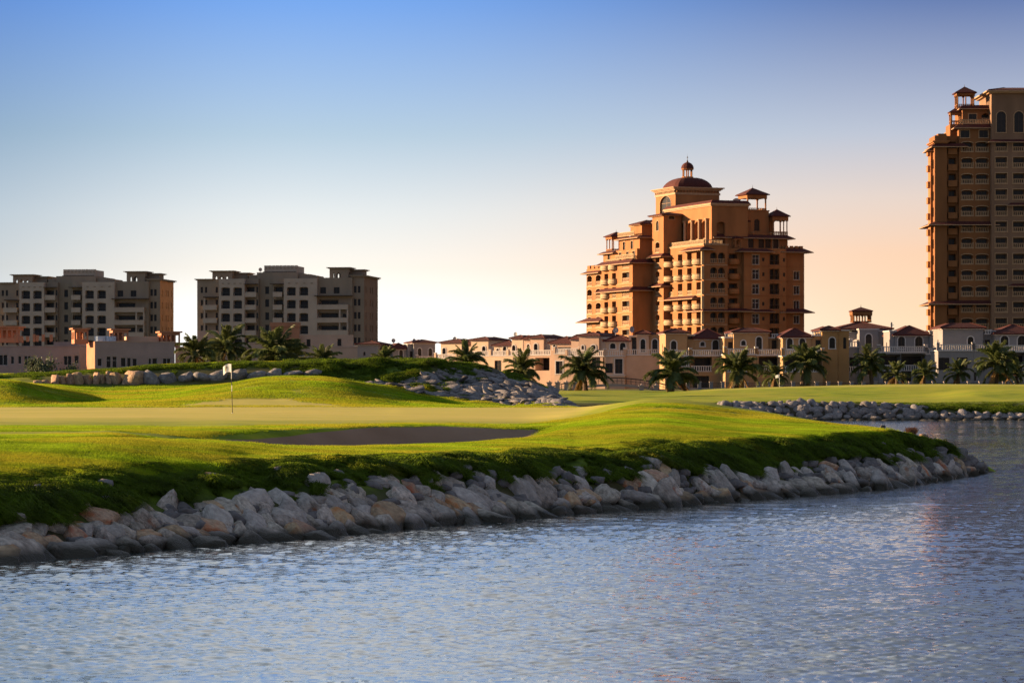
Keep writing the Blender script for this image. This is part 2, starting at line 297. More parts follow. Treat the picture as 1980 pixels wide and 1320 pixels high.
# smooth the columns a little, then roughen the shaggy and mown ground
P, Dd = np.meshgrid(near.pxs, near.ds); Xw = (P - CX) / F * Dd
def win(a, lo, hi, s): return 1 / (1 + np.exp(-(a - lo) / s)) / (1 + np.exp((a - hi) / s))
sh = win(near.K, 1.5, 2.95, .07) * (near.Z > .1)
near.Z += sh * (.26 * fbm(Xw * 1.0, Dd * .6, 3) - .03)
near.Z += win(near.K, 2.7, 40, .15) * (.035 * fbm(Xw * .16, Dd * .16, 9, 3) + .045 * fbm(Xw * .6, Dd * .35, 19, 3) * (1 - .8 * win(near.K, 7.4, 9.2, .1))) * (P < 1780)
sh2 = win(near.K, 11.6, 13.3, .1) * win(P, 560, 1075, 18)
near.Z += sh2 * (.55 * fbm(Xw * .55, Dd * .35, 5) + .05)
def near_attrs(P, D, K):
    # bunker: sand between the near floor and the lip, closed at both ends
    lo = np.interp(P, [380, 420, 500, 980, 1030, 1045], [7.5, 5.6, 4.4, 4.5, 5.5, 6.5]); hi = np.interp(P, [380, 440, 520, 620, 740, 940, 1000, 1045], [6.4, 6.5, 6.6, 6.75, 6.88, 6.9, 6.8, 6.55])
    wob = .05 * vnoise(P / 40, D * 0, 11)
    sand = np.minimum(K - lo, hi + wob - K) * 4 + .5
    green = np.minimum(np.minimum((K - 7.5 - .12 * np.sin(P / 170.)) * .8, (9.05 - K) * 8), (1180 - P - (9 - K) * 60) / 120) + .5
    tier = np.minimum(np.minimum((K - 9.4) * 5, (np.interp(P, [340, 430, 560, 700], [9.4, 10.12, 10.16, 9.4]) - K) * 6), 1) + .5
    rough = np.clip(sh / .9, 0, 1) + win(K, 11.4, 13.3, .1) * win(P, 620, 1300, 25); soil = win(K, -1, 1.7, .12) + win(K, 11.9, 13.2, .06) * win(P, 830, 1300, 20) + .9 * win(K, 12.0, 12.9, .08) * win(P, 60, 640, 20)
    rough = rough + .85 * (np.exp(-((K - 9.09) / .05) ** 2) + np.exp(-((K - np.interp(P, [340, 430, 560, 700], [9.4, 10.16, 10.2, 9.4])) / .05) ** 2) * (P > 345) * (P < 695)) * (P < 1100)  # narrow dark bands paint the shadow lines of the green and tier steps
    return {'sand': sand, 'green': np.maximum(green, tier), 'rough': np.clip(rough, 0, 1), 'soil': np.clip(soil, 0, 1)}
def attr(nt, n): return N(nt, 'ShaderNodeAttribute', attribute_name=n).outputs['Fac']
def ground_mat(name):
    m = bpy.data.materials.new(name); m.use_nodes = True; nt = m.node_tree; b = nt.nodes['Principled BSDF']
    b.inputs['Roughness'].default_value = .9; b.inputs['Specular IOR Level'].default_value = .1
    ge = N(nt, 'ShaderNodeNewGeometry')
    def noise(sc, st=(1, 1, 1), det=5):
        mp = N(nt, 'ShaderNodeMapping'); nt.links.new(ge.outputs['Position'], mp.inputs[0]); mp.inputs['Scale'].default_value = st
        n = N(nt, 'ShaderNodeTexNoise', i_Scale=sc, i_Detail=det); nt.links.new(mp.outputs[0], n.inputs[0]); return n.outputs[0]
    def mix(f, a, bb):
        x = N(nt, 'ShaderNodeMixRGB'); nt.links.new(f, x.inputs[0])
        for i, c in ((1, a), (2, bb)):
            if isinstance(c, tuple): x.inputs[i].default_value = (*c, 1)
            else: nt.links.new(c, x.inputs[i])
        return x.outputs[0]
    turf = ramp(nt, [(.32, (.09, .15, .005)), (.5, (.19, .25, .009)), (.72, (.30, .30, .018))], noise(.8, (.45, 1, 1), 9)).outputs[0]
    turf = mix(ramp(nt, [(.4, (0, 0, 0)), (.7, (.6, .6, .6))], noise(.09, (1, .5, 1))).outputs[0], turf, (.31, .29, .03))
    grn = ramp(nt, [(.3, (.36, .345, .065)), (.7, (.47, .40, .10))], noise(.25, (.5, 1.4, 1), 6)).outputs[0]
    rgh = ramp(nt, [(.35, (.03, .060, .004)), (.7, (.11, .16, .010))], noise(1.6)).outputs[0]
    soil = ramp(nt, [(.3, (.030, .028, .018)), (.7, (.085, .070, .05))], noise(2.2)).outputs[0]
    sand = ramp(nt, [(.3, (.23, .145, .095)), (.7, (.29, .19, .13))], noise(.6)).outputs[0]
    step = lambda a, s=6: ramp(nt, [(.5 - .5 / s, (0, 0, 0)), (.5 + .5 / s, (1, 1, 1))], a).outputs[0]
    c = mix(step(attr(nt, 'green'), 1.6), turf, grn)
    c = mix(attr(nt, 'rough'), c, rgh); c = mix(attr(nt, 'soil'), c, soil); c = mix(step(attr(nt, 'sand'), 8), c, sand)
    nt.links.new(c, b.inputs['Base Color'])
    bp = N(nt, 'ShaderNodeBump'); bp.inputs['Distance'].default_value = .035; bp.inputs['Strength'].default_value = .8
    nt.links.new(noise(2.5, (.45, 1, 1), 8), bp.inputs['Height']); nt.links.new(bp.outputs[0], b.inputs['Normal'])
    return m
GM = ground_mat('golf turf ground')
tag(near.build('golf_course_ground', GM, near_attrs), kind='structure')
# far ground
fx = [-1500, 1100, 1250, 1400, 1560, 1700, 1790, 1900, 1980, 3300]
def FL(v): return [(p, a, d) for p, (a, d) in zip(fx, v)]
far = Terrain([FL([(-1.3, 258)] * 10), FL([(0.0, 267)] * 10),
   FL([(1.5, 269.5)] * 2 + [(781, 269.5), (780, 269.5), (779, 269.5), (781, 269.5), (790, 269), (796, 268.6), (797, 268.6), (797, 268.6)]),
   FL([(1.6, 273)] * 2 + [(779, 273), (778, 273), (777.5, 273), (779, 273), (780, 273), (779, 273), (778, 273), (778, 273)]),
   FL([(1.9, 300)] * 2 + [(771, 300), (770, 300), (770, 300), (771, 300), (770, 300), (766, 300), (767, 300), (767, 300)]),
   FL([(1.9, 316)] * 2 + [(768, 316), (767, 316), (767, 316), (768, 316), (767, 316), (758, 312), (757, 312), (757, 312)]),
   FL([(2.3, 345)] * 2 + [(763, 345), (757, 345), (755, 345), (754, 345), (754, 345), (751, 345), (750, 345), (750, 345)]),
   FL([(2.35, 372)] * 2 + [(760, 372), (751, 372), (747, 372), (744, 372), (743, 372), (742, 372), (743, 372), (743, 372)]),
   FL([(2.4, 395)] * 2 + [(2.4, 395)] * 8), FL([(2.5, 460)] * 10), FL([(2.5, 3000)] * 10), FL([(2.5, 3400)] * 10)],
   np.arange(-1500, 3301, 16.0), np.concatenate([np.arange(260, 400, 1.0), np.geomspace(400, 3300, 24)]))
P2, D2 = np.meshgrid(far.pxs, far.ds); X2 = (P2 - CX) / F * D2
far.Z += (far.K > 2.5) * (D2 < 400) * (.16 * fbm(X2 * .08, D2 * .1, 21, 3) + .06 * fbm(X2 * .4, D2 * .2, 23, 2))
def far_attrs(P, D, K):
    z = np.zeros_like(K)
    return {'sand': z, 'green': np.minimum((K - 6.3) * 4, (7.0 - K) * 5) * .35 + .1, 'rough': win(K, 1.9, 3.05, .06), 'soil': win(K, -1, 1.95, .08) + .6 * win(K, 2, 2.9, .1) + (D > 398) * .7}
tag(far.build('far_ground', GM, far_attrs), kind='structure')
# ---------------------------------------------------------------- water
def water():
    ys = np.concatenate([np.arange(22, 34, .12), 34 + np.cumsum(.028 * 1.0035 ** np.arange(560)), ]); ys = ys[ys < 130]
    ys = np.concatenate([ys, np.geomspace(ys[-1] + .4, 300, 140)])
    us = np.linspace(-.28, .30, 560)
    U, Y = np.meshgrid(us, ys); X = U * Y
    Z = np.zeros_like(X); r = np.random.default_rng(5)
    for i in range(46):
        lam = 10 ** (r.uniform(-.85, -.36) if i < 38 else r.uniform(.1, .6)); th = r.normal(0, .7) + R(12); kx = 2 * math.pi / lam * math.sin(th); ky = 2 * math.pi / lam * math.cos(th)
        fade = np.clip((lam / .030 / np.maximum(Y / 55., .6) - 3) / 6, 0, 1)
        a = .0050 * lam if i < 38 else .0016 * lam
        Z += a * fade * np.sin(kx * X + ky * Y + r.uniform(0, 6.28) + .9 * np.sin(X * .13 + Y * .07 + i))
    Z *= (.55 + 1.1 * np.clip(fbm(X * .10, Y * .045, 31, 3) + .4, 0, 1))
    nr, nc = Z.shape; v = np.stack([X, Y, Z], -1).reshape(-1, 3)
    a = (np.arange(nr - 1)[:, None] * nc + np.arange(nc - 1)[None]).ravel(); f = np.stack([a, a + 1, a + nc + 1, a + nc], -1)
    me = bpy.data.meshes.new('lake_water'); me.vertices.add(len(v)); me.vertices.foreach_set('co', v.ravel()); me.loops.add(f.size); me.loops.foreach_set('vertex_index', f.ravel())
    me.polygons.add(len(f)); me.polygons.foreach_set('loop_start', np.arange(0, f.size, 4)); me.polygons.foreach_set('loop_total', np.full(len(f), 4)); me.polygons.foreach_set('use_smooth', np.ones(len(f), bool)); me.update(calc_edges=True)
    m = bpy.data.materials.new('lake water'); m.use_nodes = True; nt = m.node_tree; b = nt.nodes['Principled BSDF']
    b.inputs['Base Color'].default_value = (.045, .065, .072, 1); b.inputs['Roughness'].default_value = .03; b.inputs['IOR'].default_value = 2.6; b.inputs['Specular IOR Level'].default_value = .5
    ge = N(nt, 'ShaderNodeNewGeometry'); hs = []
    for sc, st, w in ((5.0, (.35, 1, 1), .024), (11, (.35, 1, 1), .012), (1.2, (.4, 1, 1), .010)):
        mp = N(nt, 'ShaderNodeMapping'); nt.links.new(ge.outputs['Position'], mp.inputs[0]); mp.inputs['Scale'].default_value = st
        n = N(nt, 'ShaderNodeTexNoise', i_Scale=sc, i_Detail=3); nt.links.new(mp.outputs[0], n.inputs[0]); hs.append(math_n(nt, 'MULTIPLY', n.outputs[0], w))
    h = math_n(nt, 'ADD', math_n(nt, 'ADD', hs[0], hs[1]), hs[2])
    mp = N(nt, 'ShaderNodeMapping'); nt.links.new(ge.outputs['Position'], mp.inputs[0]); mp.inputs['Scale'].default_value = (.07, .03, 1)
    n = N(nt, 'ShaderNodeTexNoise', i_Scale=1, i_Detail=3); nt.links.new(mp.outputs[0], n.inputs[0])
    h = math_n(nt, 'MULTIPLY', h, ramp(nt, [(.35, (.45, .45, .45)), (.65, (1.35, 1.35, 1.35))], n.outputs[0]).outputs[0])
    bp = N(nt, 'ShaderNodeBump'); bp.inputs['Distance'].default_value = 1; bp.inputs['Strength'].default_value = 1; nt.links.new(h, bp.inputs['Height']); nt.links.new(bp.outputs[0], b.inputs['Normal'])
    gl = N(nt, 'ShaderNodeBsdfGlossy'); gl.inputs['Color'].default_value = (.96, .93, .88, 1); gl.inputs['Roughness'].default_value = .05; nt.links.new(bp.outputs[0], gl.inputs['Normal'])
    ms = N(nt, 'ShaderNodeMixShader'); ms.inputs[0].default_value = .42; nt.links.new(b.outputs[0], ms.inputs[1]); nt.links.new(gl.outputs[0], ms.inputs[2]); nt.links.new(ms.outputs[0], nt.nodes['Material Output'].inputs[0])
    me.materials.append(m); tag(put('lake_water', me), kind='structure')
water()
b_ = MB(); b_.poly([(-900, -300, -1.6), (900, -300, -1.6), (900, 420, -1.6), (-900, 420, -1.6)], 'dark'); tag(put('lake_bed', b_.mesh('lake_bed')), kind='structure')
# ---------------------------------------------------------------- rocks
import bmesh
def rock_mesh(seed, mt, sub=3, m=40):
    r = np.random.default_rng(seed); bm = bmesh.new(); bmesh.ops.create_icosphere(bm, subdivisions=sub, radius=1)
    V = np.array([v.co[:] for v in bm.verts]); n = r.integers(7, 11)
    pl = r.normal(size=(n, 3)); pl /= np.linalg.norm(pl, axis=1, keepdims=True); dd = r.uniform(.62, .98, n)
    pl = np.vstack([pl, np.eye(3), -np.eye(3)]); dd = np.concatenate([dd, r.uniform(.85, 1.05, 6)])
    q = np.maximum(V @ pl.T, 0) / dd; rad = (q ** m).sum(1) ** (-1 / m)
    off = r.uniform(0, 50, 3)
    nz = fbm(V[:, 0] * 1.7 + off[0] + V[:, 2], V[:, 1] * 1.7 + off[1] - V[:, 2] * .7, seed % 50, 4)
    V = V * (rad * (1 + .14 * nz))[:, None]
    for v, c in zip(bm.verts, V): v.co = c
    me = bpy.data.meshes.new('rock'); bm.to_mesh(me); bm.free(); me.polygons.foreach_set('use_smooth', [True] * len(me.polygons)); me.materials.append(M[mt]); me.update(); return me
RM = [rock_mesh(100 + i, ('rock', 'rock', 'rock_grey', 'rock_grey', 'rock_tan')[i % 5]) for i in range(20)]
RMl = [rock_mesh(200 + i, 'rock_far', 2, 18) for i in range(9)]
RMt = [rock_mesh(300 + i, 'rock_far_tan', 3, 26) for i in range(4)]
def rock_at(parent, T, x, y, size, meshes, flat=.64, elong=1.28, lift=.0, yaw=None, face=None, nsc=1.0):
    n = T.nrm(np.array([x]), np.array([y]), .5)[0]; n = Vector((n[0] * nsc, n[1] * nsc, n[2])).normalized(); z = float(T.zw(np.array([x]), np.array([y]))[0])
    q = n.to_track_quat('Z', 'Y'); yaw = rng.uniform(0, 6.28) if yaw is None else yaw + rng.normal(0, .3)
    e = (q @ Euler((rng.normal(0, .22), rng.normal(0, .22), yaw)).to_quaternion()).to_euler()
    s = size * rng.uniform(.85, 1.15)
    o = put('rock', meshes[rng.integers(len(meshes))], parent, (x + n.x * lift, y + n.y * lift, z + n.z * lift), rot=e, scale=(s * elong * rng.uniform(.85, 1.15), s * rng.uniform(.85, 1.05), s * flat * rng.uniform(.85, 1.2)))
    return o
def empty(name, loc=(0, 0, 0), rz=0):
    o = bpy.data.objects.new(name, None); col.objects.link(o); o.location = loc; o.rotation_euler = (0, 0, rz); return o
bank = tag(empty('rock_bank'), 'long sloping bank of pale grey and tan boulders along the near lake shore', 'rock bank')
def along(T, k, px0, px1, step):
    px = np.linspace(px0, px1, 900); d = np.array([T.d_at(p, k) for p in px]); X = (px - CX) / F * d
    s = np.concatenate([[0], np.cumsum(np.hypot(np.diff(X), np.diff(d)))]); q = np.arange(0, s[-1], step)
    return np.interp(q, s, px)
spots = []
for r_, (k, st, sz) in enumerate([(.95, .84, .42), (1.10, .74, .35), (1.27, .72, .33), (1.44, .70, .31), (1.61, .68, .29), (1.80, .72, .27)]):
    for p in along(near, k, -90, 1902, st):
        wid = near.d_at(p, 2) - near.d_at(p, 1)
        if wid < 1.5 and r_ in (1, 3, 5): continue
        if wid < .8 and r_ in (2,): continue
        kk = k + rng.normal(0, .06); p2 = p + rng.normal(0, 7)
        d = float(near.d_at(p2, min(kk, 2.2))); spots.append(((p2 - CX) / F * d, d, sz * min(1, .72 + wid * .14) * rng.uniform(.7, 1.32), k))
# stones that show through the shaggy grass above the bank
for p, y in ((420, 922), (200, 938), (640, 918), (655, 925), (540, 908), (900, 905), (985, 902), (1010, 912), (1270, 902), (1480, 893), (1700, 862), (860, 905), (330, 950), (60, 955), (720, 930), (600, 930), (1300, 892), (1370, 890), (1400, 893)):
    k = np.linspace(1.9, 2.9, 40); d = np.array([near.d_at(p, q) for q in k]); yy = HY + (HC - near.z(np.full(40, p), d)) / d * F
    j = int(np.argmin(abs(yy - y))); spots.append(((p - CX) / F * d[j], d[j], rng.uniform(.16, .27), 9))
spots.sort(key=lambda s: s[1] / s[2])
for i, (x, y, s, k) in enumerate(spots[:298]):
    rock_at(bank, near, x, y, s, RM, lift=.02 if k < 1.6 else -.07)
def joined_rocks(parent, T, pts, meshes, name='loose_stones', flat=.62):
    vs = []; fs = []; n = 0
    for x, y, s in pts:
        me = meshes[rng.integers(len(meshes))]; V = np.array([v.co[:] for v in me.vertices]); Fc = np.array([p.vertices[:] for p in me.polygons])
        Rm = np.array(Euler(rng.normal(0, .25, 2).tolist() + [rng.uniform(0, 6.28)]).to_matrix()); V = (V * [s * 1.2, s, s * flat]) @ Rm.T + [x, y, float(T.zw(np.array([x]), np.array([y]))[0])]
        vs.append(V); fs.append(Fc + n); n += len(V)
    V = np.vstack(vs); Fc = np.vstack(fs); me = bpy.data.meshes.new(name); me.from_pydata(V.tolist(), [], Fc.tolist()); me.materials.append(M['rock_far']); me.polygons.foreach_set('use_smooth', [True] * len(Fc)); me.update()
    return tag(put(name, me, parent), kind='stuff')
pts = [(x, y, s) for x, y, s, k in spots[298:]]
for p in rng.uniform(-60, 1905, 260):
    d = float(near.d_at(p, rng.uniform(.85, 1.9))); pts.append(((p - CX) / F * d, d, rng.uniform(.12, .24)))
joined_rocks(bank, near, pts, RMl)
# far bank revetment
rev = tag(empty('rock_revetment'), 'low wall of blue grey stones lining the far lake shore', 'rock wall')
fs_ = []
for k, st, sz in [(.95, .82, .46), (1.22, .80, .44), (1.5, .78, .43), (1.78, .76, .40), (2.0, .8, .33)]:
    for p in along(far, k, 1395, 2010, st):
        if p > 1790 and k > 1.6 : continue
        p2 = p + rng.normal(0, 4); d = float(far.d_at(p2, k + rng.normal(0, .05))); fs_.append(((p2 - CX) / F * d, d, sz * rng.uniform(.75, 1.3)))
for x, y, s in fs_[:299]: rock_at(rev, far, x, y, s, RMl, flat=.6, lift=.05)
pts = [(a, b, c) for a, b, c in fs_[299:]]
for p in list(rng.uniform(1380, 2000, 90)) : d = float(far.d_at(p, rng.uniform(.9, 2))); pts.append(((p - CX) / F * d, d, rng.uniform(.15, .28)))
joined_rocks(rev, far, pts, RMl)
# boulder wall behind the green
wall = tag(empty('boulder_retaining_wall'), 'single row of big boulders under the grass terrace behind the green', 'boulder wall')
def d_for_y(T, px, y, k0, k1):
    k = np.linspace(k0, k1, 60); d = np.array([T.d_at(px, q) for q in k]); yy = HY + (HC - T.z(np.full(60, float(px)), d)) / d * F
    j = int(np.argmin(abs(yy - y))); return d[j]
px = 66
while px < 610:
    yc = np.interp(px, [60, 160, 260, 340, 450, 610], [740, 734, 732, 727, 721, 717]); hh = np.interp(px, [60, 110, 250, 330, 600], [9, 20, 20, 14, 9])
    w = rng.uniform(12, 19) if px < 230 else rng.uniform(24, 42)
    d = d_for_y(near, px + w / 2, yc + 3, 12, 13.2); x, y, z = W(px + w / 2, yc, d - .3)
    s = w / F * d / 2
    tan = px < 262
    put('rock', (RMt if tan else RMl)[rng.integers(4)], wall, (x, y, z - .2), rot=(rng.normal(0, .15), rng.normal(0, .25 if not tan else .12), rng.uniform(-.4, .4)), scale=(s * 1.25, s * .9 + .2, hh / F * d * rng.uniform(.75, 1.1)))
    px += w * (1.02 if px < 300 else rng.uniform(1.0, 1.25))
mound = tag(empty('rocky_mound_slope'), 'slope of slanting flat grey stones on the right end of the terrace mound', 'rock slope')
cnt = 0; tries = 0; placed = []
while cnt < 285 and tries < 9000:
    tries += 1; p = rng.uniform(690, 1118); k = rng.uniform(11.75, 13.25)
    d = float(near.d_at(p, k)); z = float(near.z(np.array([p]), np.array([d]))[0]); y = HY + (HC - z) / d * F
    top = np.interp(p, [690, 800, 860, 950, 1010, 1060, 1110], [742, 734, 716, 722, 738, 756, 783]); bot = np.interp(p, [690, 800, 900, 1000, 1110], [748, 758, 772, 787, 792])
    if not (top < y < bot): continue
    if p < 840 and rng.random() < .55: continue
    x = (p - CX) / F * d
    if any(abs(p - a) < 9 and abs(y - b) < 3.0 for a, b in placed): continue
    placed.append((p, y)); rock_at(mound, near, x, d, rng.uniform(.28, .52), RMl, flat=.34, elong=1.6, lift=.0, yaw=-.5); cnt += 1
# ---------------------------------------------------------------- grass blades (instanced patches)
def patch_mesh(name, n, size, h, wdt, lean, mt, seed, drop=0, seg=1):
    r = np.random.default_rng(seed); mb = MB(); k = 0
    for i in range(n):
        x, y = r.uniform(-size / 2, size / 2, 2); a = r.uniform(0, math.pi); ww = wdt * r.uniform(.6, 1.2); hh = h * r.uniform(.55, 1.15)
        dx = lean + r.normal(0, .35); dy = r.normal(0, .4); c, s = math.cos(a) * ww / 2, math.sin(a) * ww / 2
        if seg == 1: mb.poly([(x - c, y - s, -.01), (x + c, y + s, -.01), (x + dx * hh, y + dy * hh, hh)])
        else:
            x1, y1, z1 = x + dx * hh * .35, y + dy * hh * .35, hh * .6; x2, y2, z2 = x + dx * hh * 1.15, y + dy * hh * .9, hh * (.72 - drop)
            mb.poly([(x - c, y - s, -.03), (x + c, y + s, -.03), (x1 + c * .7, y1 + s * .7, z1), (x1 - c * .7, y1 - s * .7, z1)])
            mb.poly([(x1 - c * .7, y1 - s * .7, z1), (x1 + c * .7, y1 + s * .7, z1), (x2, y2, z2)])
    me = mb.mesh(name); me.materials.append(M[mt]); return me
def scatter(name, pts, rots, scl, inst, label, cat):
    me = bpy.data.meshes.new(name); me.vertices.add(len(pts)); me.vertices.foreach_set('co', np.asarray(pts, np.float32).ravel())
    a = me.attributes.new('rot', 'FLOAT_VECTOR', 'POINT'); a.data.foreach_set('vector', np.asarray(rots, np.float32).ravel())
    a = me.attributes.new('scl', 'FLOAT_VECTOR', 'POINT'); a.data.foreach_set('vector', np.asarray(scl, np.float32).ravel()); me.update()
    o = put(name, me); src = bpy.data.objects.new(name + '_patch', inst)
    g = bpy.data.node_groups.new(name, 'GeometryNodeTree'); g.interface.new_socket('Geometry', in_out='INPUT', socket_type='NodeSocketGeometry'); g.interface.new_socket('Geometry', in_out='OUTPUT', socket_type='NodeSocketGeometry')
    gi = g.nodes.new('NodeGroupInput'); go = g.nodes.new('NodeGroupOutput'); ip = g.nodes.new('GeometryNodeInstanceOnPoints'); oi = g.nodes.new('GeometryNodeObjectInfo'); oi.inputs[0].default_value = src
    na = []
    for n in ('rot', 'scl'):
        x = g.nodes.new('GeometryNodeInputNamedAttribute'); x.data_type = 'FLOAT_VECTOR'; x.inputs[0].default_value = n; na.append(x)
    L_ = g.links.new; L_(gi.outputs[0], ip.inputs['Points']); L_(oi.outputs['Geometry'], ip.inputs['Instance']); L_(na[0].outputs[0], ip.inputs['Rotation']); L_(na[1].outputs[0], ip.inputs['Scale']); L_(ip.outputs[0], go.inputs[0])
    md = o.modifiers.new('scatter', 'NODES'); md.node_group = g
    tag(o, label, cat, kind='stuff'); return o
def surf_rot(nrm, yaw):
    out = []
    for n, y in zip(nrm, yaw):
        q = Vector(n).to_track_quat('Z', 'Y') @ Euler((0, 0, y)).to_quaternion(); out.append(q.to_euler()[:])
    return np.array(out)
def sample(T, n, k0, k1, p0, p1, keep=None, seed=1):
    r = np.random.default_rng(seed); p = r.uniform(p0, p1, n * 6); dmin = T.ds[0]; dmax = T.ds[-1]
    lo = np.interp(p, T.pxs, T.D[int(k0)]) * (1 - k0 % 1) + np.interp(p, T.pxs, T.D[min(int(k0) + 1, len(T.D) - 1)]) * (k0 % 1)
    hi = np.interp(p, T.pxs, T.D[int(k1)]) * (1 - k1 % 1) + np.interp(p, T.pxs, T.D[min(int(k1) + 1, len(T.D) - 1)]) * (k1 % 1)
    d = lo + (hi - lo) * r.random(n * 6); w = (hi - lo) * d; a = r.random(n * 6) < w / w.max()
    p, d = p[a], d[a]
    if keep is not None:
        m = keep(p, d, T.k(p, d)); p, d = p[m], d[m]
    p, d = p[:n], d[:n]; x = (p - CX) / F * d; return x, d, T.z(p, d), p
# mown turf
def not_bare(p, d, k):
    A = near_attrs(p, d, k) if False else None
    lo = np.interp(p, [380, 420, 500, 980, 1030, 1045], [6.3, 5.6, 4.4, 4.5, 5.5, 6.5]); hi = np.interp(p, [380, 440, 520, 940, 1000, 1045], [6.5, 6.80, 6.98, 6.98, 6.9, 6.62])
    sand = (k > lo - .1) & (k < hi + .02); green = (k > 7.6) & (k < 9.0) & (p < 1110); tier = (k > 9.3) & (k < np.interp(p, [340, 430, 560, 700], [9.4, 10.12, 10.16, 9.4]))
    return ~sand & ~green & ~tier & (near.z(p, d) > .5)
x, y, z, p = sample(near, 15000, 2.75, 7.2, -60, 1850, not_bare, 3)
nm = near.nrm(x, y, .4); yaw = rng.uniform(-.9, .9, len(x)) ; sc = rng.uniform(.75, 1.2, len(x)) * (1 + .5 * fbm(x * .5, y * .5, 41, 2))
scatter('mown_grass', np.stack([x, y, z], -1), surf_rot(nm, yaw), np.stack([np.ones_like(sc), np.ones_like(sc), sc], -1), patch_mesh('mown_patch', 170, .62, .036, .016, .35, 'blade', 5), 'short yellow green mown grass over the near banks and rises', 'grass')
x, y, z, p = sample(near, 6500, 9.1, 12.1, -60, 1120, not_bare, 4)
x2, y2, z2, p2_ = sample(near, 4200, 13.3, 14.3, -60, 1090, None, 5)
x = np.concatenate([x, x2]); y = np.concatenate([y, y2]); z = np.concatenate([z, z2])
nm = near.nrm(x, y, .6); sc = rng.uniform(.8, 1.2, len(x))
scatter('mound_grass', np.stack([x, y, z], -1), surf_rot(nm, rng.uniform(-.9, .9, len(x))), np.stack([np.ones_like(sc), np.ones_like(sc), sc], -1), patch_mesh('mound_patch', 110, 1.05, .055, .035, .35, 'blade', 6), 'bright green mown grass on the mounds behind the putting green', 'grass')
# long bank grass: drapes downhill
def drape(name, n, k0, k1, p0, p1, T, size, h, keep, seed, label, clump=.9, dens=None, blades=70, wdt=.02):
    x, y, z, p = sample(T, n, k0, k1, p0, p1, keep, seed)
    nm = T.nrm(x, y, .6); down = np.arctan2(nm[:, 1], nm[:, 0])
    sc = np.clip(.75 + 1.1 * fbm(x * clump, y * clump, seed, 3), .25, 2.0) * rng.uniform(.8, 1.2, len(x))
    sc = sc * (1 - .8 * np.clip((T.k(p, y) - 2.2) / .7, 0, 1) * (T.k(p, y) < 5))
    rots = []
    for nv, dn in zip(nm, down):
        n2 = Vector((nv[0] * .6, nv[1] * .6, nv[2])).normalized(); q = n2.to_track_quat('Z', 'Y'); loc = q.inverted() @ Vector((math.cos(dn), math.sin(dn), 0))
        rots.append((q @ Euler((0, 0, math.atan2(loc.y, loc.x) + rng.normal(0, .5))).to_quaternion()).to_euler()[:])
    scatter(name, np.stack([x, y, z], -1), np.array(rots), np.stack([sc, sc, sc], -1), patch_mesh(name + '_patch', blades, size, h, wdt, .95, 'longblade', seed, .35, 2), label, 'grass')
def k_edge(p, d, k):
    e = 1.74 + .62 * fbm(p / 95., d * 0, 71, 3) + .35 * fbm(p / 33., d * .2, 72, 3) - .28 * np.exp(-((p - 1170) / 160) ** 2) - .2 * np.exp(-((p - 40) / 120) ** 2) - .12 * np.exp(-((p - 1450) / 80) ** 2)
    hole = fbm(p / 34., d * .7, 77, 3) > .40 + .5 * (k - 2.3)
    return (k > e) & ~hole & (near.z(p, d) > .35)
drape('bank_grass', 17000, 1.6, 3.12, -60, 1840, near, .34, .34, k_edge, 61, 'long dark green grass hanging over the stones of the near bank', blades=60, wdt=.028)
drape('terrace_grass', 2600, 11.9, 13.35, 560, 1040, near, .8, .34, lambda p, d, k: (fbm(p / 30., k * 2.5, 81, 3) > -.02 + .9 * np.clip((p - 800) / 300, 0, 1) - .35 * (k > 12.8)) , 62, 'rough dark grass clumps along the rim of the terrace mound', blades=60, wdt=.035)
drape('terrace_rim_grass', 1500, 12.5, 13.2, -50, 640, near, .7, .26, lambda p, d, k: (k > 12.78) | (fbm(p / 30., k * 2, 85, 2) > .3), 63, 'grass fringe hanging over the boulder wall', blades=60, wdt=.03)
drape('far_bank_grass', 2400, 2.0, 3.1, 1385, 2010, far, 1.1, .3, lambda p, d, k: (p > 1760) | (k > 2.5), 64, 'dark rough grass above the far shore stones', blades=60, wdt=.04)
# ---------------------------------------------------------------- flagstick
fp = W(449.5, 797, 125); fz = float(near.zw(np.array([fp[0]]), np.array([fp[1]]))[0])
fl = tag(empty('flagstick', (fp[0], fp[1], fz)), 'golf flagstick with a white flag standing on the green', 'flagstick')
m_ = MB(); r_ = .014; H_ = 2.16
for i, (a, c, mm) in enumerate([(0, .32, 'poleblack'), (.32, .62, 'poleblack'), (.62, .95, 'poleblack'), (.95, 1.22, 'polewhite'), (1.22, 1.5, 'poleblack'), (1.5, H_, 'polewhite')]): m_.cyl(0, 0, a, c, r_, n=8, m=mm)
put('pole', m_.mesh('pole'), fl, rot=(0, R(-1.6), 0))
fm = MB(); nx, nz = 14, 7; wf, hf = .50, .36; top = H_ - .02
def fpnt(i, j): u = i / nx; w = j / nz; return (-.012 - .06 - wf * u * (1 - .06 * u), .045 * math.sin(u * 7 + w) * u, top - w * hf - .09 * u * u + .03 * math.sin(u * 5))
for i in range(nx):
    for j in range(nz):
        fm.poly([fpnt(i, j), fpnt(i + 1, j), fpnt(i + 1, j + 1), fpnt(i, j + 1)], 'flag')
cloth = put('flag', fm.mesh('flag', smooth=True), fl, rz=-.55)
lg = MB()
for c0, w0, rr in ((.50, .40, .16), (.62, .62, .12)):
    pts = []
    for k in range(12):
        a = 2 * math.pi * k / 12; pts.append(Vector(fpnt((c0 + rr * .8 * math.cos(a)) * nx, (w0 + rr * 1.1 * math.sin(a)) * nz)) + Vector((0, -.006 - .002 * rr, 0)))
    lg.poly(pts, 'logo')
put('flag_print', lg.mesh('flag_print'), cloth)
cu = MB(); cu.cyl(0, 0, -.02, .012, .054, n=14, m='polewhite'); put('hole_cup', cu.mesh('hole_cup'), fl)
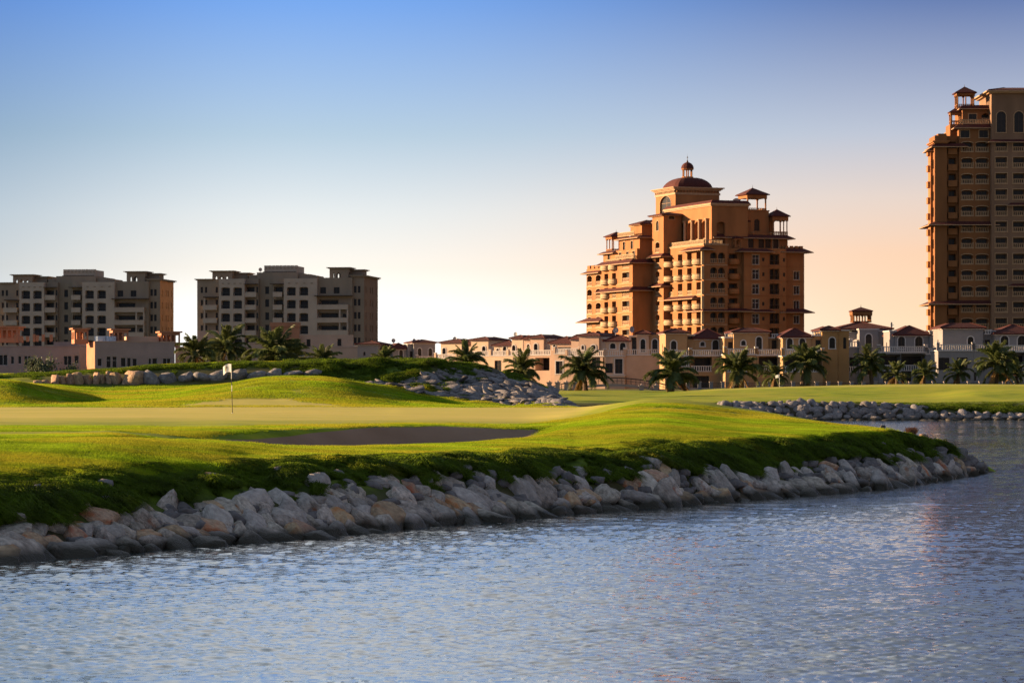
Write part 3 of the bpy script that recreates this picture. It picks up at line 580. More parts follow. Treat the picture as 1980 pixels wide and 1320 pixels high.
# ---------------------------------------------------------------- building kit
CACHE = {}
def cached(key, fn):
    if key not in CACHE: CACHE[key] = fn()
    return CACHE[key]
def window_mesh(w, h, arch, trim):
    def f():
        m = MB(); t = .07
        m.box(-w / 2, .0, 0, -w / 2 + t, .08, h, trim); m.box(w / 2 - t, .0, 0, w / 2, .08, h, trim); m.box(-w / 2 + t, 0, h - t, w / 2 - t, .08, h, trim); m.box(-w / 2 + t, 0, 0, w / 2 - t, .08, t, trim)
        if w > 1.0: m.box(-.035, .01, t, .035, .07, h - t, trim)
        if h > 1.9: m.box(-w / 2 + t, .012, h * .62, w / 2 - t, .068, h * .62 + .06, trim)
        return m.mesh('window')
    return cached(('win', w, h, arch, trim), f)
def pane_mesh(w, h):
    def f():
        m = MB(); m.box(-w / 2 + .02, .04, .02, w / 2 - .02, .06, h - .02, 'glass'); return m.mesh('pane')
    return cached(('pane', w, h), f)
def balus_mesh(w, h, mt, style='b'):
    def f():
        m = MB(); m.box(-w / 2, -.09, h - .13, w / 2, .09, h, mt); m.box(-w / 2, -.08, 0, w / 2, .08, .12, mt)
        n = max(2, int(w / .34))
        if style == 'r':
            for i in range(n + 1): x = -w / 2 + .03 + (w - .06) * i / n; m.box(x - .02, -.02, .12, x + .02, .02, h - .13, mt)
        else:
            for i in range(n): x = -w / 2 + w * (i + .5) / n; m.box(x - .075, -.06, .12, x + .075, .06, h - .13, mt)
        return m.mesh('balustrade')
    return cached(('bal', round(w, 1), h, mt, style), f)
def round_balcony_mesh(w, mt):
    def f():
        m = MB(); n = 12; r = w / 2; prof = [(-.30, .30), (-.12, .80), (0, 1.0), (.18, 1.0), (.45, 1.07), (.75, 1.0), (.95, .96), (1.05, 1.04), (1.12, 1.04)]
        k = m.slot(mt); 
        for z, s in prof:
            for i in range(n + 1): a = math.pi + math.pi * i / n; m.v.append((r * s * math.cos(a), r * s * .72 * math.sin(a), z))
        for l in range(len(prof) - 1):
            for i in range(n): a = l * (n + 1) + i; m.f.append((a, a + 1, a + n + 2, a + n + 1)); m.mi.append(k)
        m.f.append(tuple(2 * (n + 1) + i for i in range(n + 1))); m.mi.append(k)
        return m.mesh('balcony')
    return cached(('rb', w, mt), f)
def box_balcony_mesh(w, d, mt):
    def f():
        m = MB(); m.box(-w / 2, -d, -.2, w / 2, 0, 0, mt); m.box(-w / 2, -d, 0, w / 2, -d + .14, .95, mt); m.box(-w / 2, -d + .14, 0, -w / 2 + .14, 0, .95, mt); m.box(w / 2 - .14, -d + .14, 0, w / 2, 0, .95, mt)
        m.box(-w / 2 - .05, -d - .05, .95, w / 2 + .05, -d + .19, 1.06, mt); m.box(-w / 2 - .05, -d + .19, .95, -w / 2 + .19, 0, 1.06, mt); m.box(w / 2 - .19, -d + .19, .95, w / 2 + .05, 0, 1.06, mt)
        return m.mesh('balcony')
    return cached(('bb', w, d, mt), f)
class Bld:
    def __init__(s, name, label, cat, px, D, alpha=0, z0=2.4, group=None, wall='villa_white', trim='whitetrim', tile='tile'):
        s.ox = (px - CX) / F * D; s.oy = D; s.al = R(alpha); s.ca, s.sa = math.cos(s.al), math.sin(s.al); s.z0 = z0
        s.e = tag(empty(name, (s.ox, s.oy, z0), s.al), label, cat, group); s.w = MB(); s.t = MB(); s.wall = wall; s.trim = trim; s.tile = tile
    def A(s, px, b=0):       # local a at which the plane b=const crosses column px
        k = (px - CX) / F; return (k * (s.oy + s.ca * b) - s.ox + s.sa * b) / (s.ca - k * s.sa)
    def B(s, px, a=0):
        k = (px - CX) / F; return (k * (s.oy + s.sa * a) - s.ox - s.ca * a) / (-s.sa - k * s.ca)
    def Z(s, py, a=0, b=0): return HC + (HY - py) / F * (s.oy + s.sa * a + s.ca * b) - s.z0
    def part(s, name, me, loc, rz=0, parent=None): return put(name, me, parent or s.e, loc, rz)
    def facade(s, side, a0, a1, b0, b1, z0, z1, ops=(), wall=None):
        wall = wall or s.wall; m = s.w
        o, rz = {'front': ((a0, b0), 0), 'left': ((a0, b1), -math.pi / 2), 'right': ((a1, b0), math.pi / 2), 'back': ((a1, b1), math.pi)}[side]
        wd = (a1 - a0) if side in ('front', 'back') else (b1 - b0); c, sn = round(math.cos(rz)), round(math.sin(rz))
        T = lambda u, w, z: (o[0] + c * u - sn * w, o[1] + sn * u + c * w, z)
        H = []
        for op in ops:
            u, zb, w, h, kind = op[:5]
            lo, hi = max(.06, u - w / 2), min(wd - .06, u + w / 2); h = min(h, z1 - .12 - zb)
            if hi - lo < .3 or h < .4 or zb < z0: continue
            u, w = (lo + hi) / 2, hi - lo
            H.append((u - w / 2, zb, u + w / 2, zb + h, kind, op[5] if len(op) > 5 else {}))
        zs = sorted({z0, z1, *[h[1] for h in H], *[h[3] for h in H]})
        for za, zb in zip(zs[:-1], zs[1:]):
            if zb - za < 1e-4: continue
            x = 0.0
            for h in sorted([h for h in H if h[1] < zb - 1e-4 and h[3] > za + 1e-4]):
                if h[0] > x + 1e-4: m.poly([T(x, 0, za), T(h[0], 0, za), T(h[0], 0, zb), T(x, 0, zb)], wall)
                x = max(x, h[2])
            if x < wd - 1e-4: m.poly([T(x, 0, za), T(wd, 0, za), T(wd, 0, zb), T(x, 0, zb)], wall)
        for (u0, v0, u1, v1, kind, ex) in H:
            uc = (u0 + u1) / 2; w = u1 - u0; h = v1 - v0; k0 = kind[0]
            dp = ex.get('depth', .22 if k0 in 'wa' else 1.5); rv = ex.get('wall', wall)
            m.poly([T(u0, 0, v0), T(u0, 0, v1), T(u0, dp, v1), T(u0, dp, v0)], rv); m.poly([T(u1, 0, v0), T(u1, dp, v0), T(u1, dp, v1), T(u1, 0, v1)], rv)
            m.poly([T(u0, 0, v0), T(u0, dp, v0), T(u1, dp, v0), T(u1, 0, v0)], rv); m.poly([T(u0, 0, v1), T(u1, 0, v1), T(u1, dp, v1), T(u0, dp, v1)], rv)
            arch = k0 in 'aLA'
            if arch:
                r = w / 2; rz_ = min(r, h * .4) * ex.get('flat', 1); n = 6
                for sg in (-1, 1):
                    pts = [(uc + sg * r * math.cos(t), v1 - rz_ + rz_ * math.sin(t)) for t in [math.pi / 2 * i / n for i in range(n + 1)]]
                    for (pa, pb) in zip(pts[:-1], pts[1:]):
                        m.poly([T(uc + sg * r, .012, v1), T(pa[0], .012, pa[1]), T(pb[0], .012, pb[1])], wall)
                        m.poly([T(pa[0], .012, pa[1]), T(pb[0], .012, pb[1]), T(pb[0], min(dp, .35), pb[1]), T(pa[0], min(dp, .35), pa[1])], wall)
                if 't' in kind:
                    n = 10; pts = [(math.pi * i / n) for i in range(n + 1)]
                    for ta, tb in zip(pts[:-1], pts[1:]):
                        q = lambda t, e, w_: T(uc + (r + e) * math.cos(t), w_, v1 - rz_ + (rz_ + e) * math.sin(t))
                        s.t.poly([q(ta, .0, -.06), q(ta, .16, -.06), q(tb, .16, -.06), q(tb, .0, -.06)], s.trim); s.t.poly([q(ta, .16, -.06), q(ta, .16, 0), q(tb, .16, 0), q(tb, .16, -.06)], s.trim)
                        s.t.poly([q(ta, 0, -.06), q(tb, 0, -.06), q(tb, 0, .01), q(ta, 0, .01)], s.trim)
            if 't' in kind:
                zt = v1 - (min(w / 2, h * .4) if arch else 0)
                def tb(x0, y0, zz0, x1, y1, zz1):
                    p = [T(x0, y0, zz0), T(x1, y0, zz0), T(x1, y1, zz0), T(x0, y1, zz0)]; xs = [q[0] for q in p]; ys = [q[1] for q in p]
                    s.t.box(min(xs), min(ys), zz0, max(xs), max(ys), zz1, s.trim)
                tb(u0 - .15, -.06, v0, u0, .0, zt); tb(u1, -.06, v0, u1 + .15, 0, zt)
                if not arch: tb(u0 - .15, -.06, v1, u1 + .15, 0, v1 + .15)
                tb(u0 - .2, -.10, v0 - .14, u1 + .2, 0, v0)
            if k0 in 'wa':
                W_ = s.part('window', window_mesh(round(w, 2), round(h, 2), arch, ex.get('frame', 'door')), T(uc, dp - .08, v0), rz)
                s.part('pane', pane_mesh(round(w, 2), round(h, 2)), (0, 0, 0), 0, W_)
            else:
                m.poly([T(u0, dp, v0), T(u1, dp, v0), T(u1, dp, v1), T(u0, dp, v1)], ex.get('back', rv))
                dw = round(w * ex.get('dw', .84), 1); dh = round(min(2.3, h - .2), 2)
                W_ = s.part('balcony_door', window_mesh(dw, dh, False, 'door'), T(uc + ex.get('dx', 0), dp - .09, v0 + .02), rz)
                s.part('pane', pane_mesh(dw, dh), (0, 0, 0), 0, W_)
                bt = ex.get('rail', s.trim)
                if 'b' in kind: s.part('balustrade', balus_mesh(round(w - .02, 1) - .02, ex.get('bh', .95), bt, ex.get('style', 'b')), T(uc, .12, v0 + .01), rz)
                if 'R' in kind: s.part('balcony', round_balcony_mesh(round(w + ex.get('over', .9), 1), ex.get('bm', 'balcony')), T(uc, 0, v0 + .05), rz)
                if 'P' in kind: s.part('balcony', box_balcony_mesh(round(w + ex.get('over', .6), 1), ex.get('pd', 1.2), ex.get('bm', 'balcony')), T(uc, 0, v0 + .05), rz)
    def mass(s, a0, a1, b0, b1, z0, z1, front=(), left=(), right=(), wall=None, walls=None, top=True, par=0):
        walls = walls or {}
        for sd, op in (('front', front), ('left', left), ('right', right), ('back', ())): s.facade(sd, a0, a1, b0, b1, z0, z1, op, walls.get(sd, wall))
        if top: s.w.poly([(a0, b0, z1 - .02), (a1, b0, z1 - .02), (a1, b1, z1 - .02), (a0, b1, z1 - .02)], wall or s.wall)
    def cornice(s, a0, a1, b0, b1, z, out=.35, h=.4, mt=None, steps=2):
        mt = mt or s.trim
        for i in range(steps):
            o = out * (i + 1) / steps; s.t.box(a0 - o, b0 - o, z + h * i / steps, a1 + o, b1 + o, z + h * (i + 1) / steps - .003, mt)
    def skirt(s, a0, a1, b0, b1, z, out=1.3, rise=.75):
        """tiled skirt roof running round a block; each a part"""
        m = MB(); k = m.slot(s.tile); ring = lambda o, zz: [(a0 - o, b0 - o, zz), (a1 + o, b0 - o, zz), (a1 + o, b1 + o, zz), (a0 - o, b1 + o, zz)]
        m.v = ring(-.05, z - .02) + ring(out, z - .02) + ring(out, z + .14) + ring(-.05, z + rise); kc = m.slot(s.trim)
        for l in range(3):
            for i in range(4): j = (i + 1) % 4; m.f.append((l * 4 + i, l * 4 + j, l * 4 + 4 + j, l * 4 + 4 + i)); m.mi.append([k, kc, k][l])
        s.part('skirt_roof', m.mesh('skirt_roof'), (0, 0, 0))
    def hip(s, a0, a1, b0, b1, z, z1, over=.5, ins=None, plateau=None):
        m = MB(); a0 -= over; a1 += over; b0 -= over; b1 += over; ins = ins if ins is not None else min(a1 - a0, b1 - b0) / 2 - .02
        m.frust(a0, b0, a1, b1, z + .18, z1, ins, s.tile)
        c = [Vector((a0, b0, z + .18)), Vector((a1, b0, z + .18)), Vector((a1, b1, z + .18)), Vector((a0, b1, z + .18))]
        ix = min(ins, (a1 - a0) / 2 - .01); iy = min(ins, (b1 - b0) / 2 - .01); t = [Vector((a0 + ix, b0 + iy, z1)), Vector((a1 - ix, b0 + iy, z1)), Vector((a1 - ix, b1 - iy, z1)), Vector((a0 + ix, b1 - iy, z1))]
        for p, q in zip(c, t): m.tube(p, q, .09, 5, s.tile)
        m.box(a0 + .25, b0 + .25, z - .12, a1 - .25, b1 - .25, z - .005, s.trim)
        s.part('roof', m.mesh('roof'), (0, 0, 0))
    def kiosk(s, a, b, z, w, hcol, rise, n=4, base=.9, wb=None, fin=True, over=.5, fascia=.5, mt=None):
        """open roof pavilion: plinth with balustrade, columns, hip roof"""
        mt = mt or s.wall; m = MB(); h = w / 2
        m.box(-h, -h, 0, h, h, .15, mt)
        for (x0, y0, x1, y1) in ((-h, -h, h, -h + .12), (-h, h - .12, h, h), (-h, -h + .12, -h + .12, h - .12), (h - .12, -h + .12, h, h - .12)):
            m.box(x0, y0, base - .15, x1, y1, base, mt)
        k = int(w / .45)
        for i in range(k + 1):
            t = -h + .06 + (w - .12) * i / k
            for y in (-h + .06, h - .06): m.box(t - .07, y - .05, .15, t + .07, y + .05, base - .15, mt); m.box(y - .05, t - .07, .15, y + .05, t + .07, base - .15, mt)
        P_ = s.part('roof_pavilion', m.mesh('roof_pavilion'), (a, b, z))
        for i in range(n):
            for j in range(n):
                if 0 < i < n - 1 and 0 < j < n - 1: continue
                x = -h + .15 + (w - .3) * i / (n - 1); y = -h + .15 + (w - .3) * j / (n - 1)
                s.part('column', cached(('col', hcol, mt, n), lambda: (lambda q: (q.cyl(0, 0, 0, hcol, .13 if n > 2 else .19, n=8, m=mt), q.box(-.22, -.22, hcol - .2, .22, .22, hcol - .003, mt), q.mesh('column'))[2])(MB())), (x, y, .15), 0, P_)
        r = MB(); r.box(-h - .1, -h - .1, hcol + .15, h + .1, h + .1, hcol + .15 + fascia, mt); r.frust(-h - over, -h - over, h + over, h + over, hcol + .15 + fascia + .18, hcol + .15 + fascia + rise, h + over - .05, s.tile)
        if fin: r.cyl(0, 0, hcol + fascia + rise + .1, hcol + fascia + rise + .1 + w * .16, .07, .01, n=6, m='door')
        s.part('roof', r.mesh('roof'), (0, 0, 0), 0, P_)
    def crenel(s, a0, a1, b0, b1, z, n, h=.8, t=.35, mt=None):
        mt = mt or s.wall
        for i in range(n):
            x = a0 + (a1 - a0) * (i + .5) / n; w = (a1 - a0) / n * .3; s.w.box(x - w, b0, z, x + w, b0 + t, z + h, mt)
        nb = max(1, round((b1 - b0) / ((a1 - a0) / n)))
        for i in range(nb):
            y = b0 + t + .3 + (b1 - b0 - t - .3) * (i + .5) / nb; w = (b1 - b0) / nb * .3
            s.w.box(a0, y - w, z, a0 + t, y + w, z + h, mt); s.w.box(a1 - t, y - w, z, a1, y + w, z + h, mt)
    def balus(s, a0, a1, b, z, mt=None, h=.95, piers=True):
        w = a1 - a0
        s.part('balustrade', balus_mesh(round(w, 1), h, mt or s.trim), ((a0 + a1) / 2, b, z))
        if piers:
            n = max(1, int(w / 4))
            for i in range(n + 1):
                x = a0 + w * i / n; s.t.box(x - .22, b - .22, z, x + .22, b + .22, z + h + .15, s.wall); s.t.box(x - .28, b - .28, z + h + .151, x + .28, b + .28, z + h + .3, s.trim)
    def balus_side(s, b0, b1, a, z, mt=None, h=.95):
        s.part('balustrade', balus_mesh(round(b1 - b0, 1), h, mt or s.trim), (a, (b0 + b1) / 2, z), math.pi / 2)
    def dish(s, a, b, z, r=.55, mast=1.0, yaw=0):
        m = MB(); n = 14; k = m.slot('dishm')
        for i in range(n): m.v.append((r * math.cos(2 * math.pi * i / n), 0, r * math.sin(2 * math.pi * i / n)))
        for i in range(n): m.v.append((.55 * r * math.cos(2 * math.pi * i / n), .17 * r, .55 * r * math.sin(2 * math.pi * i / n)))
        m.v.append((0, .23 * r, 0))
        for i in range(n): j = (i + 1) % n; m.f.append((i, j, n + j, n + i)); m.mi.append(k); m.f.append((n + i, n + j, 2 * n)); m.mi.append(k)
        m.tube((0, .2 * r, -.0), (0, .3 * r, -mast), .05, 6, 'dishm'); m.tube((0, .2 * r, -.5 * r), (0, -.6 * r, 0), .03, 4, 'dishm'); m.box(-.07, -.66 * r, -.07, .07, -.6 * r, .07, 'whitetrim')
        me = m.mesh('satellite_dish'); s.part('satellite_dish', me, (a, b, z + mast), yaw)
    def done(s):
        if s.w.f: put('wall', s.w.mesh('wall'), s.e)
        if s.t.f: put('wall_trim', s.t.mesh('wall_trim'), s.e)
# ---------------------------------------------------------------- centre tower: domed hotel
T = Bld('domed_apartment_tower', 'tall terracotta orange stepped apartment tower with a dark red dome and lantern on top', 'apartment tower', 1361, 611, 20, 2.4, wall='ochre', trim='cream')
FH = 3.2; fl_z = [.9 + FH * k for k in range(9)]          # floor levels above ground
bL = T.B(1264, 0); aR = T.A(1521, 1)
def zz(y): return T.Z(y)
topM = zz(474)
colsL = [bL - T.B(px, 0) for px in (1296, 1315, 1333, 1351)]
Lops = []
for k, z in enumerate(fl_z):
    for u in colsL: Lops.append((u, z + .1, 2.5, 2.6, 'oR' if k != 6 else 'ob', {'over': 1.3, 'rail': 'balcony', 'depth': 1.0}))
aw = [T.A(p, 0) for p in (1380, 1395)]
Fops = [(a, z + .35, 1.6, 2.3, 'Lb', {'depth': .9}) for z in fl_z for a in aw]
T.mass(0, 5.6, 0, bL, 0, topM, front=Fops, left=Lops)
T.cornice(0, 5.6, 0, bL, topM, .2, .35)
n1 = 5.6; a2 = T.A(1434, 1.6); a3 = T.A(1485, .4); a4 = T.A(1522, .4); a5 = T.A(1555, 2.2)
z2 = zz(478)
T.mass(n1, a2, 1.6, bL, 0, z2, front=[((a2 - n1) / 2, z + .2, 2.0, 2.3, 'oR', {'over': 1.0, 'bm': 'ochre', 'depth': 1.2}) for z in fl_z])
T.mass(a2, a3, .4, bL, 0, z2, front=[(T.A(1461, .4) - a2, z + .2, 1.6, 2.1, 'wt', {'frame': 'whitetrim'}) for z in fl_z] + [(T.A(1476, .4) - a2, z + .9, .55, .8, 'w') for z in fl_z])
T.mass(a3 + .0, a4, .9, bL, 0, z2, front=[(T.A(p, .9) - a3, z + .2, 1.2, 2.35, 'ob', {'depth': .8, 'rail': 'door', 'style': 'r'}) for z in fl_z for p in (1493, 1502)] + [(T.A(1516, .9) - a3, z + .9, .5, .8, 'w') for z in fl_z])
z5 = zz(482)
T.mass(a4, a5, 2.2, 15, 0, z5, front=[(T.A(1540, 2.2) - a4, z + .3, 1.35, 1.8, 'wt', {'frame': 'whitetrim'}) for z in fl_z[:8]], right=[(3.2 + q * 4.6, z + .5, 1.4, 1.6, 'wP', {'pd': .8}) for z in fl_z[:8] for q in (0, 1)])
for z in fl_z[:8]: T.part('balcony', box_balcony_mesh(2.2, .9, 'ochre'), (a5, 6, z), math.pi / 2)
for z in fl_z[1:9]:
    T.w.box(.3, -.09, z - .14, 5.55, -.001, z + .04, 'cream'); T.w.box(a3 + .02, .8, z - .12, a4 - .02, .899, z + .02, 'ochre'); T.w.box(a4 + .05, 2.1, z - .12, a5 - .02, 2.199, z + .02, 'ochre'); T.w.box(-.07, .3, z - .14, -.001, tb0_ if 0 else bL - 6, z + .02, 'ochre_pale')
    T.w.box(-.55, -.12, z, -.001, .35, z + 2.9, 'balcony')
for z in fl_z[1:9]: T.t.box(a2 + .1, .28, z - .12, a3 - .1, .4, z + .02, 'ochre')
# skirt roofs
T.skirt(a2 - .2, a3 - .3, .5, 8, zz(486), 1.4, .9); T.skirt(a4 + .3, a5, 2.3, 15, zz(485), 1.6, 1.0); T.crenel(a4 + .3, a5, 2.3, 15, z5, 4, 1.2, .5)
T.skirt(.6, a2 + .4, .5, 8, zz(602), 1.3, .8); T.skirt(a2 + .41, a3 + .2, .6, 8, zz(603), 1.2, .8); T.skirt(a4 + .3, a5 + .01, 2.31, 14, zz(603), 1.8, 1.0)
def Lskirt(b0, b1, z, out=1.5, depth=.6, a=0.0): T.skirt(a + .02, a + depth, b0, b1, z, out, .9)
Lskirt(T.B(1345, 0), T.B(1288, 0), zz(577)); Lskirt(T.B(1361, 0) + .2, T.B(1330, 0), zz(484))
# upper right block with terraces
bu = 4.0; au0 = T.A(1386, bu); au1 = T.A(1523, bu); zu = zz(457)
T.mass(au0, au1, bu, bL, topM - .6, zu, front=[(T.A(p, bu) - au0, topM - .2, 1.3, 2.2, k) for p, k in ((1404, 'a'), (1440, 'wt'), (1452, 'w'), (1472, 'w'), (1485, 'w'), (1500, 'wt'))], left=[(4, topM + .1, 1.4, 2.2, 'a'), (8, topM + .1, 1.4, 2.2, 'a')])
T.skirt(au0, au1, bu, bL, zu - .1, 1.3, .9)
zt = zz(445)
T.balus(au0 + .3, au1 - 4, bu + .3, zu + .2, 'ochre', .9); T.balus(.4, 4.6, .3, topM + .35, 'balcony', .9, False); T.balus_side(.5, bL - 5, .3, topM + .35, 'balcony')
# stair blocks carrying the pavilions
ka = T.A(1459, 8); T.mass(ka - 2.6, ka + 3.0, 7, 12, zu, zz(402), front=[(2.7, zu + 1.8, 1.3, 2.6, 'a')], left=[(2.5, zu + 2, 1.2, 1.8, 'a')]); T.cornice(ka - 2.6, ka + 3.0, 7, 12, zz(402), .15, .25, 'ochre')
T.kiosk(ka + .2, 9.5, zz(400), 4.6, 2.5, 1.7, n=2, base=.5, over=.6, fascia=.7)
T.mass(ka - 8.0, ka - 2.61, 6.2, 11, zu, zz(424), front=[(1.6, zu + .6, 1.5, 2.4, 'L'), (4, zu + .6, 1.5, 2.4, 'L')], left=[(2, zu + .5, 1.4, 2.2, 'a')]); T.hip(ka - 8.0, ka - 2.61, 6.2, 11, zz(424), zz(415), .6)
T.mass(ka + 3.01, ka + 4.4, 8, 11.5, zu, zz(408)); k2 = T.A(1506, 7); T.kiosk(k2 - .3, 7.4, zu + .8, 3.6, 3.2, 1.7, n=3, base=.9, over=.5, fascia=.8)
T.dish(T.A(1424, 6), 6.0, zz(398), 1.05, 1.2, R(-10))
T.kiosk(T.A(1437, 1.8) - 1.2, 2.4, z2 + .1, 1.6, 1.6, .6, n=2, fin=False, base=.6, over=.25, fascia=.25)
# penthouse
pa = T.A(1376, 3.2); pb = 3.2; pt = zz(396); pbL = T.B(1287, pa)
pcols = [pbL - T.B(px, pa) for px in (1306, 1320, 1334, 1348, 1362)]
T.mass(pa, T.A(1446, pb), pb, pbL, topM - .5, pt, left=[(u, topM + .5, 2.9, 5.2, 'A', {'depth': 1.3, 'flat': .6}) for u in pcols] , front=[(2.2, topM + .5, 2.0, 4.8, 'A', {'depth': 1.2, 'flat': .6})])
for px in (1299, 1313, 1327, 1341, 1355, 1369): T.part('column', cached('pcol', lambda: (lambda q: (q.cyl(0, 0, 0, 5.9, .32, n=10, m='cream'), q.box(-.42, -.42, 5.9, .42, .42, 6.1, 'cream'), q.mesh('column'))[2])(MB())), (pa - .35, T.B(px, pa), topM))
T.cornice(pa, T.A(1446, pb), pb, pbL, pt, .5, .5); T.skirt(pa + .1, T.A(1446, pb), pb, pbL, pt + .5, .5, .8)
# corner bay
tb0 = T.B(1283, -1.3); tb1 = T.B(1264, -1.3); tzt = zz(407)
T.mass(-1.3, pa - .2, tb0, tb1 + .8, 0, tzt, left=[((tb1 + .8 - tb0) / 2 - .2, z + .3, 2.3, 2.3, 'Lbt', {'depth': .8, 'flat': .5}) for z in fl_z + [fl_z[-1] + FH]] + [((tb1 + .8 - tb0) / 2 - .2, topM + 4.2, 1.5, 2.2, 'at'), ((tb1 + .8 - tb0) / 2, topM + 7.0, 1.5, 1.7, 'wt')], front=[(1.9, topM + 6.6, 1.4, 1.9, 'at')])
T.hip(-1.3, pa - .2, tb0, tb1 + .8, tzt, zz(400), .8); T.skirt(-1.31, 1, tb0, tb1 + .5, zz(490), 1.2, .9); T.skirt(-1.32, 1, tb0, tb1 + .5, zz(549), 1.2, .8)
# core with dome
ca0 = pa + 1.0; cb0 = T.B(1306, ca0); ca1 = T.A(1391, cb0); cb1 = T.B(1268, ca0); cz = zz(352)
T.mass(ca0, ca1, cb0, cb1, pt - 1, cz, left=[((cb1 - cb0) / 2, zz(400), 6.4, 4.3, 'at', {'depth': .4, 'frame': 'cream'})])
T.cornice(ca0, ca1, cb0, cb1, cz - 1.0, .16, .5, 'cream', 1); T.cornice(ca0, ca1, cb0, cb1, cz, .9, .7, 'cream', 3)
for i in range(16):
    t = cb0 + .3 + (cb1 - cb0 - .6) * i / 15; T.t.box(ca0 - .32, t - .12, cz - .48, ca0, t + .12, cz - .02, 'cream')
    t = ca0 + .3 + (ca1 - ca0 - .6) * i / 15; T.t.box(t - .12, cb0 - .32, cz - .48, t + .12, cb0, cz - .02, 'ochre')
dm = MB(); k_ = dm.slot('tile'); ax, ay = (ca1 - ca0) / 2 * .9, (cb1 - cb0) / 2 * .9; nr = 12
prof = [(1.0, 0), (.985, .16), (.93, .36), (.84, .56), (.72, .74), (.58, .88), (.42, .97), (.25, 1.0), (.0, 1.01)]
def sq(t):       # rounded square plan
    c, s_ = math.cos(t), math.sin(t); r = (abs(c) ** 5 + abs(s_) ** 5) ** (-1 / 5); return c * r, s_ * r
NS = 32
for r0, h0 in prof:
    for i in range(NS): x_, y_ = sq(2 * math.pi * i / NS); dm.v.append((x_ * ax * r0, y_ * ay * r0, h0 * 2.5))
for l in range(len(prof) - 1):
    for i in range(NS): j = (i + 1) % NS; dm.f.append((l * NS + i, l * NS + j, l * NS + NS + j, l * NS + NS + i)); dm.mi.append(k_)
cxm, cym = (ca0 + ca1) / 2, (cb0 + cb1) / 2
dome = T.part('dome', dm.mesh('dome', smooth=False), (cxm, cym, cz + .7))
ln = MB(); ln.cyl(0, 0, 2.35, 2.75, 1.35, n=12, m='ochre')
for i in range(6): a = 2 * math.pi * i / 6 + .3; ln.cyl(1.05 * math.cos(a), 1.05 * math.sin(a), 2.7, 4.3, .16, n=6, m='ochre')
ln.cyl(0, 0, 4.3, 4.6, 1.35, 1.45, n=12, m='ochre')
for i in range(6): r0, r1 = 1.45 * math.cos(i / 6 * 1.5), 1.45 * math.cos((i + 1) / 6 * 1.5); ln.cyl(0, 0, 4.6 + 1.45 * math.sin(i / 6 * 1.5), 4.6 + 1.45 * math.sin((i + 1) / 6 * 1.5), r0, r1, n=12, m='tile')
ln.cyl(0, 0, 5.95, 6.5, .3, .12, n=8, m='door'); ln.cyl(0, 0, 6.5, 7.9, .06, .01, n=6, m='door'); ln.cyl(0, 0, 7.0, 7.25, .14, n=8, m='door')
T.part('lantern', ln.mesh('lantern'), (0, 0, 0), 0, dome)
# left wing
wb0 = tb1 + .82; wa = T.A(1228, wb0); wbL = T.B(1134, wa); wz1 = zz(503)
def wB(px): return T.B(px, wa)
um = lambda px, b1: b1 - wB(px)
b_hi = wB(1168)
wl = []
for k, z in enumerate(fl_z[:8]):
    wl += [(um(1140, wbL), z + .2, 3.0, 2.4, 'Lbt', {'depth': .9, 'flat': .6}), (um(1157, wbL), z + .2, 3.2, 2.4, 'Lbt', {'depth': .9, 'flat': .6})]
T.mass(wa, 10, b_hi, wbL, 0, wz1, left=wl); T.crenel(wa, 10, b_hi, wbL, wz1, 5, .8, .4)
T.skirt(wa, 8, b_hi + 2, wbL, zz(511) - .3, 1.2, .7); T.skirt(wa, 8, b_hi + .3, wbL, zz(615), 2.0, 1.1)
for z in fl_z[:8]: T.part('balcony', box_balcony_mesh(2.2, .9, 'ochre'), (wa + 2.5, wbL, z), math.pi)
w2 = []
for k, z in enumerate(fl_z[:9]):
    w2 += [(um(1177, b_hi), z + .1, 2.4, 2.5, 'oR', {'over': 1.1, 'depth': .8}), (um(1192, b_hi), z + .1, 2.4, 2.5, 'oR' if k not in (6,) else 'ob', {'over': 1.1, 'depth': .8, 'rail': 'balcony'}), (um(1215, b_hi), z + .3, 4.2, 2.2, 'obt', {'depth': .9})]
wz2 = zz(497)
T.mass(wa - .6, 10, wb0, b_hi - .01, 0, wz2, left=[(u, z, w, h, k, *e) for (u, z, w, h, k, *e) in w2])
for z in fl_z[1:8]: T.w.box(wa - .7, wb0 + .1, z - .14, wa - .601, b_hi - .1, z + .02, 'ochre_pale'); T.w.box(wa - .1, b_hi + .1, z - .14, wa - .001, wbL - .1, z + .02, 'ochre_pale')
T.skirt(wa - .6, 6, wb0 - .01, b_hi, zz(501), 1.3, 1.0); T.skirt(wa - .6, 5, wb0 - .02, b_hi, zz(556), 1.4, 1.0)
# wing upper terraces
u0 = wB(1222); u1 = wB(1157); zt3 = zz(470)
T.mass(wa + 1.2, 11, u0, u1, wz2 - .3, zt3, left=[((u1 - wB(p)), wz2 + .6, 1.5, 1.9, 'wt') for p in (1168, 1190, 1204, 1216)])
T.balus_side(wB(1228), wB(1192), wa - .3, wz2 + .8, 'balcony'); T.balus_side(wB(1190), wB(1163), wa + 1.0, zt3 - 2.8, 'balcony')
T.kiosk(wa + 3.0, wB(1168), zt3 - .2, 3.6, 2.9, 1.2, n=3, base=.8, over=.5, fascia=.5); T.skirt(wa + 1.2, 5, wB(1180), u1, zt3 - .6, 1.1, .7)
v0 = wB(1221); v1 = wB(1182); zt4 = zz(446)
T.mass(wa + 2.0, 11, v0, v1, zt3 - .2, zt4, left=[(v1 - wB(p), zt3 - .1, 1.4, 2.0, 'wt') for p in (1191, 1206)]); T.skirt(wa + 2, 8, v0, v1, zt4 - .3, 1.0, .6)
